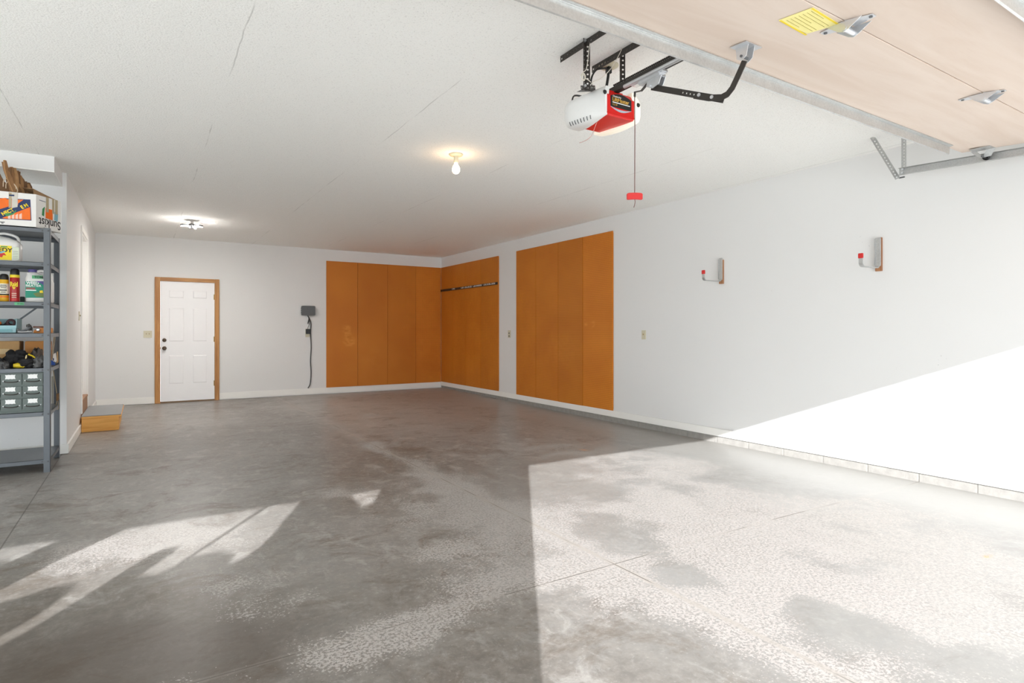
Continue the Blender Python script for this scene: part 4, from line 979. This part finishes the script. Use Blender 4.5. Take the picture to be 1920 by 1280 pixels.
lump(-8, 680, .075, .052, 6.50, M_CLOTHB, 'glove', 'black crumpled glove at the left edge of the fifth shelf', 'glove', 11)
lump(30, 672, .085, .088, 6.55, M_CLOTHB, 'tool_bag', 'black fabric tool bag heaped on the fifth shelf before the tan box', 'bag', 12)
lump(6, 686, .035, .04, 6.42, M_CLOTHG, 'work_glove', 'small grey work glove at the left front of the fifth shelf', 'glove', 13)
lump(52, 684, .075, .055, 6.48, M_CLOTHB, 'strap', 'black bundled strap beside the yellow scoop on the fifth shelf', 'strap', 14)
lump(76, 676, .055, .06, 6.46, M_CLOTHG, 'work_glove', 'grey work glove against the right post on the fifth shelf', 'glove', 15)
lump(68, 668, .045, .10, 6.62, plain('dark_grey_cloth', (96, 88, 82), .9, bump=.4, scale=60), 'cap', 'grey cloth cap on top of the pile on the fifth shelf', 'cap', 16)
p0, p1 = onY(6.40, 24, 686), onY(6.40, 46.5, 687.5)
yh = thing('scoop', ((p0.x + p1.x) / 2, 6.41, z), 'yellow plastic scoop at the front of the fifth shelf', 'scoop')
B().tube([(p0.x, 6.43, z + .022), (p0.x + .03, 6.43, z + .024), (p0.x + .07, 6.42, z + .018), (p1.x, 6.41, z + .010)], [.016, .022, .017, .006], 12).build('scoop_body', M_YPLA, yh, smooth=True)
B().tube([onY(6.48, 53, 664), onY(6.47, 61, 667), onY(6.45, 66, 671)], .006, 6).build('scoop_cord', M_YPLA, yh)
p = onY(6.44, 49, 672)
tag(B().tube([onY(6.44, 48, 676), onY(6.44, 49, 670), onY(6.44, 50, 665.5)], [.004, .006, .004], 8).build('screwdriver', plain('pale_yellow', (228, 206, 150), .5), smooth=True), 'pale yellow screwdriver handle poking up from the black bags', 'screwdriver')

# sixth shelf: drawer cabinet
z = SZ[5]; yc_ = YS + .03
xb = onY(yc_, 81.5, 740).x; x41 = onY(yc_, 40.6, 740).x; dw = xb - .004 - x41
xa = xb - 3 * dw - .008; zt = onY(yc_, 60, 698).z
dc = thing('drawer_cabinet', ((xa + xb) / 2, yc_ + .14, z), 'green grey metal small parts cabinet with paper labelled drawers on the shelving', 'cabinet')
b = B(); b.box(xa, xb, yc_ + .012, yc_ + .30, z, zt)
b.box(xa, xb, yc_, yc_ + .013, zt - .012, zt); b.box(xa, xb, yc_, yc_ + .013, z, z + .012)
rows = [(700.6, 719.6), (723.6, 742.6), (746.4, 766)]
b.build('cabinet_case', M_CABG, dc, bevel=.002)
rn = random.Random(4)
for ci in range(3):
    x1_ = xb - .003 - ci * dw; x0_ = x1_ - dw + .006
    for ri, (pt, pb) in enumerate(rows):
        za, zb = onY(yc_, 60, pb).z, onY(yc_, 60, pt).z
        dr = B().box(x0_, x1_, yc_ - .004, yc_ + .013, za, zb).build('drawer', M_CABG, dc, bevel=.002)
        lx, lw, lh = x0_ + (x1_ - x0_) * (.24 if ci != 1 else .2), (x1_ - x0_) * .5, .036
        n = 6; pts = [];
        for k in range(n + 1): pts.append((lx + lw * k / n, yc_ - .0052, zb - .002 - (.0028 if k % 2 else 0)))
        pts.append((lx + lw - .004, yc_ - .0052, zb - .002 - lh * .5))
        for k in range(n + 1): pts.append((lx + lw * (1 - k / n), yc_ - .0052, zb - .004 - lh + (.0028 if k % 2 else 0)))
        pts.append((lx + .004, yc_ - .0052, zb - .002 - lh * .5))
        lbp = B().prism(pts, (0, .0014, 0)).build('paper_label', M_PAPER, dr, label='white scalloped paper label')
        zz = za + .024; hx0, hx1 = x0_ + (x1_ - x0_) * .16, x1_ - (x1_ - x0_) * .16
        B().tube([(hx0, yc_ - .003, zz + .006), (hx0 + .008, yc_ - .02, zz), (hx0 + .03, yc_ - .024, zz - .003), (hx1 - .03, yc_ - .024, zz - .003), (hx1 - .008, yc_ - .02, zz), (hx1, yc_ - .003, zz + .006)], .0042, 8).build('drawer_handle', M_BLACKST, dr, smooth=True)
        for hx in (hx0 - .006, hx1 + .006): B().lathe([(.006, 0), (.006, -.002), (.003, -.004)], (hx, yc_ - .0035, zz + .008), 'y', 10).build('rivet', M_ZINC, dr)

# things hanging at the right side of the shelving
yk = 6.86
tw = thing('twine_loop', (onY(yk, 100, 700).x, yk, .6), 'tan twine looped and knotted on the right side of the shelving', 'twine')
B().tube([onY(yk, *q) for q in [(99, 616), (101, 630), (99, 650), (97, 668), (98, 684)]], .003, 6, smooth_steps=3).build('cord', M_TWINE, tw, smooth=True)
B().tube([onY(yk, *q) for q in [(104, 624), (102, 645), (98, 672)]], .003, 6).build('cord', M_TWINE, tw, smooth=True)
B().tube([onY(yk, *q) for q in [(97.5, 684), (95.5, 700), (93.5, 716)]], .003, 6).build('cord', M_TWINE, tw, smooth=True)
B().tube([onY(yk, *q) for q in [(98.5, 684), (101, 702), (104, 722), (106.5, 737)]], .0035, 6).build('cord', M_TWINE, tw, smooth=True)
kn = onY(yk, 108, 744); cl_ = []
for k in range(40):
    a = 2 * math.pi * k / 8; cl_.append(kn + Vector((.009 * math.cos(a), .008 * math.sin(a), .03 - .0016 * k)))
B().tube(cl_, .004, 6).build('knot', plain('brown_twine', (160, 122, 84), .9), tw, smooth=True)
B().tube([onY(yk, *q) for q in [(107, 750), (105.5, 758), (104.5, 765), (107, 767.5), (109.5, 764), (109, 752)]], .003, 6, smooth_steps=3).build('tail_loop', M_TWINE, tw, smooth=True)
hk = onY(yk, 98, 625)
tag(B().tube([hk + Vector((.012 * math.cos(a), 0, .012 * math.sin(a))) for a in [2 * math.pi * k / 12 for k in range(12)]], .0025, 6, closed=True).build('wire_ring', M_ZINC, smooth=True), 'small wire ring the twine hangs from beside the shelf post', 'ring')
tg = thing('paint_stirrer_tag', (onY(yk - .03, 103, 680).x, yk - .03, .9), 'white tag with a blue mark hanging at the right of the shelving', 'tag')
B().prism([onY(yk - .03, *q) for q in [(99.5, 664), (104.5, 661), (106.5, 676), (104.5, 679), (99, 676)]], (0, .006, 0)).build('tag_face', M_WHITEP, tg)
B().prism([onY(yk - .032, *q) for q in [(99, 671), (101, 671), (101.2, 675.5), (99.2, 676)]], (0, .002, 0)).build('blue_mark', M_NAVY, tg)
tag(B().prism([onY(yk - .01, *q) for q in [(106.5, 659), (108.5, 659), (109, 679), (106, 681)]], (0, .02, 0)).build('wood_stick', M_TAN), 'tan wooden stick hanging behind the white tag', 'stick')
tag(B().prism([onY(yk - .05, *q) for q in [(93, 674), (98, 676), (103.5, 681), (103, 686.5), (93, 685)]], (0, .02, 0)).build('putty_knife_guard', M_BLUE, bevel=.003), 'blue plastic piece hanging below the white tag', 'plastic piece')
tag(B().box(onY(yk + .08, 97, 720).x, onY(yk + .08, 100.5, 720).x, yk + .07, yk + .08, onY(yk + .08, 98, 756).z, onY(yk + .08, 98, 705).z).build('batten', plain('grey_tan_slat', (170, 166, 152), .7)), 'pale slat standing upright behind the twine', 'slat')

# top of the shelving: fruit carton with paper bags
ct_ = thing('fruit_carton', (-.93, 6.5, SZ[0]), 'white fruit carton upside down on top of the shelving', 'carton')
zc = SZ[0] + .001; A = onY(6.37, 67.5, 425); A = Vector((A.x, 6.37, zc)); hC = onY(6.37, 67, 364.2).z - zc
dside = Vector((SY, CY, 0)); Lb = .42; Ls = .28
P0, P1, P2, P3 = A + Vector((-Lb, 0, 0)), A, A + dside * Ls, A + dside * Ls + Vector((-Lb, .02, 0))
up = Vector((0, 0, hC))
b = B(); th = .006
for p, q in ((P0, P1), (P1, P2), (P2, P3), (P3, P0)):
    n_ = (q - p).cross(Z_).normalized() * -th
    b.prism([p, q, q + up, p + up], n_)
b.prism([P0, P1, P2, P3], (0, 0, th)); b.build('carton_walls', M_CARTON, ct_)
yfr = 6.37
def fr(px, py): p = onY(yfr, px, py); return Vector((p.x, yfr, p.z))
art = B().prism([fr(-40, 369), fr(57, 374), fr(59, 413.5), fr(-40, 408)], (0, -.0012, 0)).build('printed_panel', M_NAVY, ct_)
o1 = Vector((0, -.0016, 0)); o2 = Vector((0, -.0022, 0)); o3 = Vector((0, -.003, 0))
e = Vector((0, -.0006, 0))
B().prism([q + o1 for q in (fr(4, 408.5), fr(56.5, 388), fr(57.5, 412), fr(8, 409.5))], e).build('orange_field', M_ORANGE, art)
B().prism([q + o1 for q in (fr(-40, 371), fr(44, 374.5), fr(33, 382), fr(-40, 404))], e).build('orange_field', M_ORANGE, art)
B().prism([q + o2 for q in (fr(20, 376), fr(34, 376.5), fr(34, 384), fr(20, 390))], e).build('pale_patch', plain('salmon_ink', (222, 150, 130), .6), art)
dg_ = (fr(53, 387) - fr(5, 407)).normalized(); upd = Vector((-dg_.z, 0, dg_.x)); nf = Vector((0, -1, 0))
B().prism([q + o3 for q in (fr(9, 400), fr(24, 399.5), fr(30, 393.5), fr(30.5, 396), fr(25, 402), fr(12, 406))], e).build('green_leaf', M_GREEN, art)
text('NECT', .088, fr(6, 404.5) + o2, dg_, upd, M_YEL, art, bold=.04, h=.03)
text('E M', .05, fr(42, 392) + o2, dg_, upd, M_YEL, art, bold=.04, h=.03)
for k, px in enumerate((15, 22, 29, 36)): B().prism([q + o2 for q in (fr(px, 405 - k), fr(px + 5, 402.5 - k), fr(px + 5, 410.5), fr(px, 410))], e).build('pale_bar', plain('pink_ink', (238, 196, 178), .6), art)
B().prism([fr(-40, 375), fr(0, 372), fr(12, 371), fr(12, 379), fr(3, 384), fr(-40, 386)], (0, -.0024, 0)).build('orange_fruit', M_ORANGE, art)
for px0, px1 in ((16.5, 22), (22.5, 33.5)):
    B().prism([fr(px0, 360.5), fr(px1, 361), fr(px1 - .5, 388), fr(px0, 390)], (0, -.004, 0)).build('packing_tape', M_TAPE if px1 < 23 else plain('pale_tape', (205, 200, 190), .3), ct_)
B().prism([fr(17, 364.5), fr(27, 365), fr(27, 368), fr(17, 367.5)], (0, -.0046, 0)).build('blue_print', M_NAVY, ct_)
nS = Vector((CY, -SY, 0))
def sd(s, t): return A + dside * (Ls * s) + up * t + nS * .0008
text('Sunkist', Ls * .86, sd(.96, .34), -dside, -Z_, M_INK, ct_, bold=.012, h=.075)
B().prism([sd(.36, .36), sd(.64, .34), sd(.64, .66), sd(.36, .66)], nS * .001).build('orange_picture', M_ORANGE, ct_)
B().prism([sd(.22, .42), sd(.3, .4), sd(.33, .7), sd(.24, .62)], nS * .001).build('green_mark', M_GREEN, ct_)
B().prism([sd(.70, .36), sd(.84, .33), sd(.86, .58), sd(.72, .62)], nS * .001).build('pale_blue_picture', plain('pale_blue_print', (130, 180, 196), .6), ct_)
for s0, s1 in ((.38, .48), (.62, .70), (.74, .84)): B().prism([sd(s0, .55), sd(s1, .55), sd(s1, 1.0), sd(s0, 1.0)], nS * .002).build('packing_tape', M_TAPE, ct_)
B().prism([sd(.12, .85), sd(.36, .84), sd(.36, .855), sd(.12, .865)], nS * .001).build('printed_rule', M_NAVY, ct_)
fl0, fl1 = A + dside * .02 + up, A + dside * Ls * .9 + up
B().prism([fl0 + Vector((-.03, .02, 0)), fl1 + Vector((-.01, .0, 0)), fl1 + Vector((-.16, .02, .012)), fl0 + Vector((-.12, .1, .072)), fl0 + Vector((-.04, .05, .06))], (0, 0, -.004)).build('carton_flap', plain('carton_brown', (150, 118, 84), .8), ct_)
for k, px in enumerate((0, 2.5)): B().prism([q for q in (fr(px, 415.2 + k * 2), fr(px + 9 - k * 5, 415.8 + k * 2), fr(px + 9 - k * 5, 417 + k * 2), fr(px, 416.6 + k * 2))], (0, -.0012, 0)).build('fine_print', M_INK, ct_)

# folded paper bags standing in the carton, fanned to the upper left
G = 'folded paper bags in the carton'
for k in range(18):
    t = k / 17; yb = 6.42 + .012 * k
    bp, tp = (26 + 34 * t + rnd.uniform(-2, 2), 380), (11 + 40 * t + rnd.uniform(-3, 3), 305 + 38 * t + rnd.uniform(-6, 6))
    p, q = onY(yb, *bp), onY(yb, *tp); d = (q - p); L = d.length; d.normalize(); wv = Vector((d.z, 0, -d.x)); w = .02 + rnd.uniform(-.007, .01)
    rings = []
    for i in range(6):
        s = i / 5; c = p + d * L * s + wv * (.012 * math.sin(s * 5 + k)) + Vector((0, .012 * math.sin(3 * s + k), 0)); ww = w * (1 - .25 * s); a = .5 * math.sin(k * 1.7) + .8 * (k % 2)
        wz = wv * math.cos(a) + Y_ * math.sin(a); nz = -wv * math.sin(a) + Y_ * math.cos(a)
        rings.append([c - wz * ww - nz * .004, c - nz * .010, c + wz * ww - nz * .003, c + wz * ww + nz * .003, c + nz * .002, c - wz * ww + nz * .004])
    o_ = B().loft(rings).build('paper_bag', (M_KRAFT, M_KRAFTD, plain('light_kraft_paper', (164, 124, 82), .8, var=.2, scale=25))[(k * 5) % 3])
    tag(o_, 'folded brown paper bag standing in the fruit carton', 'paper bag', G)
lbag = thing('paper_bag', (onY(6.45, -10, 350).x, 6.5, SZ[0] + .2), 'brown paper bag with looped string handles at the left of the carton', 'paper bag')
p, q = onY(6.44, -40, 372), onY(6.44, 34, 372)
B().prism([p, q, onY(6.44, 22, 352), onY(6.44, 8, 340), onY(6.44, -5, 318), onY(6.44, -40, 300)], (0, .03, 0)).build('bag_body', M_KRAFTD, lbag, bevel=.004)
for s, off in ((1, 0), (1, 5)):
    B().tube([onY(6.43, *v) for v in [(6 + off, 350 + off * .6), (7 + off, 338 + off), (14 + off, 335 + off), (24 + off, 343 + off), (30 + off * .6, 352 + off), (26 + off, 361)]], .0035, 6, smooth_steps=4).build('string_handle', plain('pale_string', (206, 186, 160), .8), lbag, smooth=True)

# ------------------------------------------------------------------ light
sd_ = Vector((.6497, 1.0, -.397)).normalized()
sl = bpy.data.lights.new('sun', 'SUN'); sl.energy = 10.2; sl.angle = R(.3); sl.color = (.975, .985, 1.0)
so = bpy.data.objects.new('sun', sl); COL.objects.link(so); so.rotation_euler = sd_.to_track_quat('-Z', 'Y').to_euler(); so.location = (-6, -10, 6)
w = bpy.data.worlds.new('sky'); scene.world = w; w.use_nodes = True
bg = w.node_tree.nodes['Background']; bg.inputs[0].default_value = (.86, .94, 1.0, 1); bg.inputs[1].default_value = 3.7
scene.view_settings.view_transform = 'Standard'; scene.view_settings.look = 'None'; scene.view_settings.gamma = 1; scene.view_settings.use_curve_mapping = False
scene.view_settings.exposure = 0.27
scene.cycles.max_bounces = 14; scene.cycles.diffuse_bounces = 10; scene.cycles.glossy_bounces = 5
scene.cycles.sample_clamp_indirect = 10
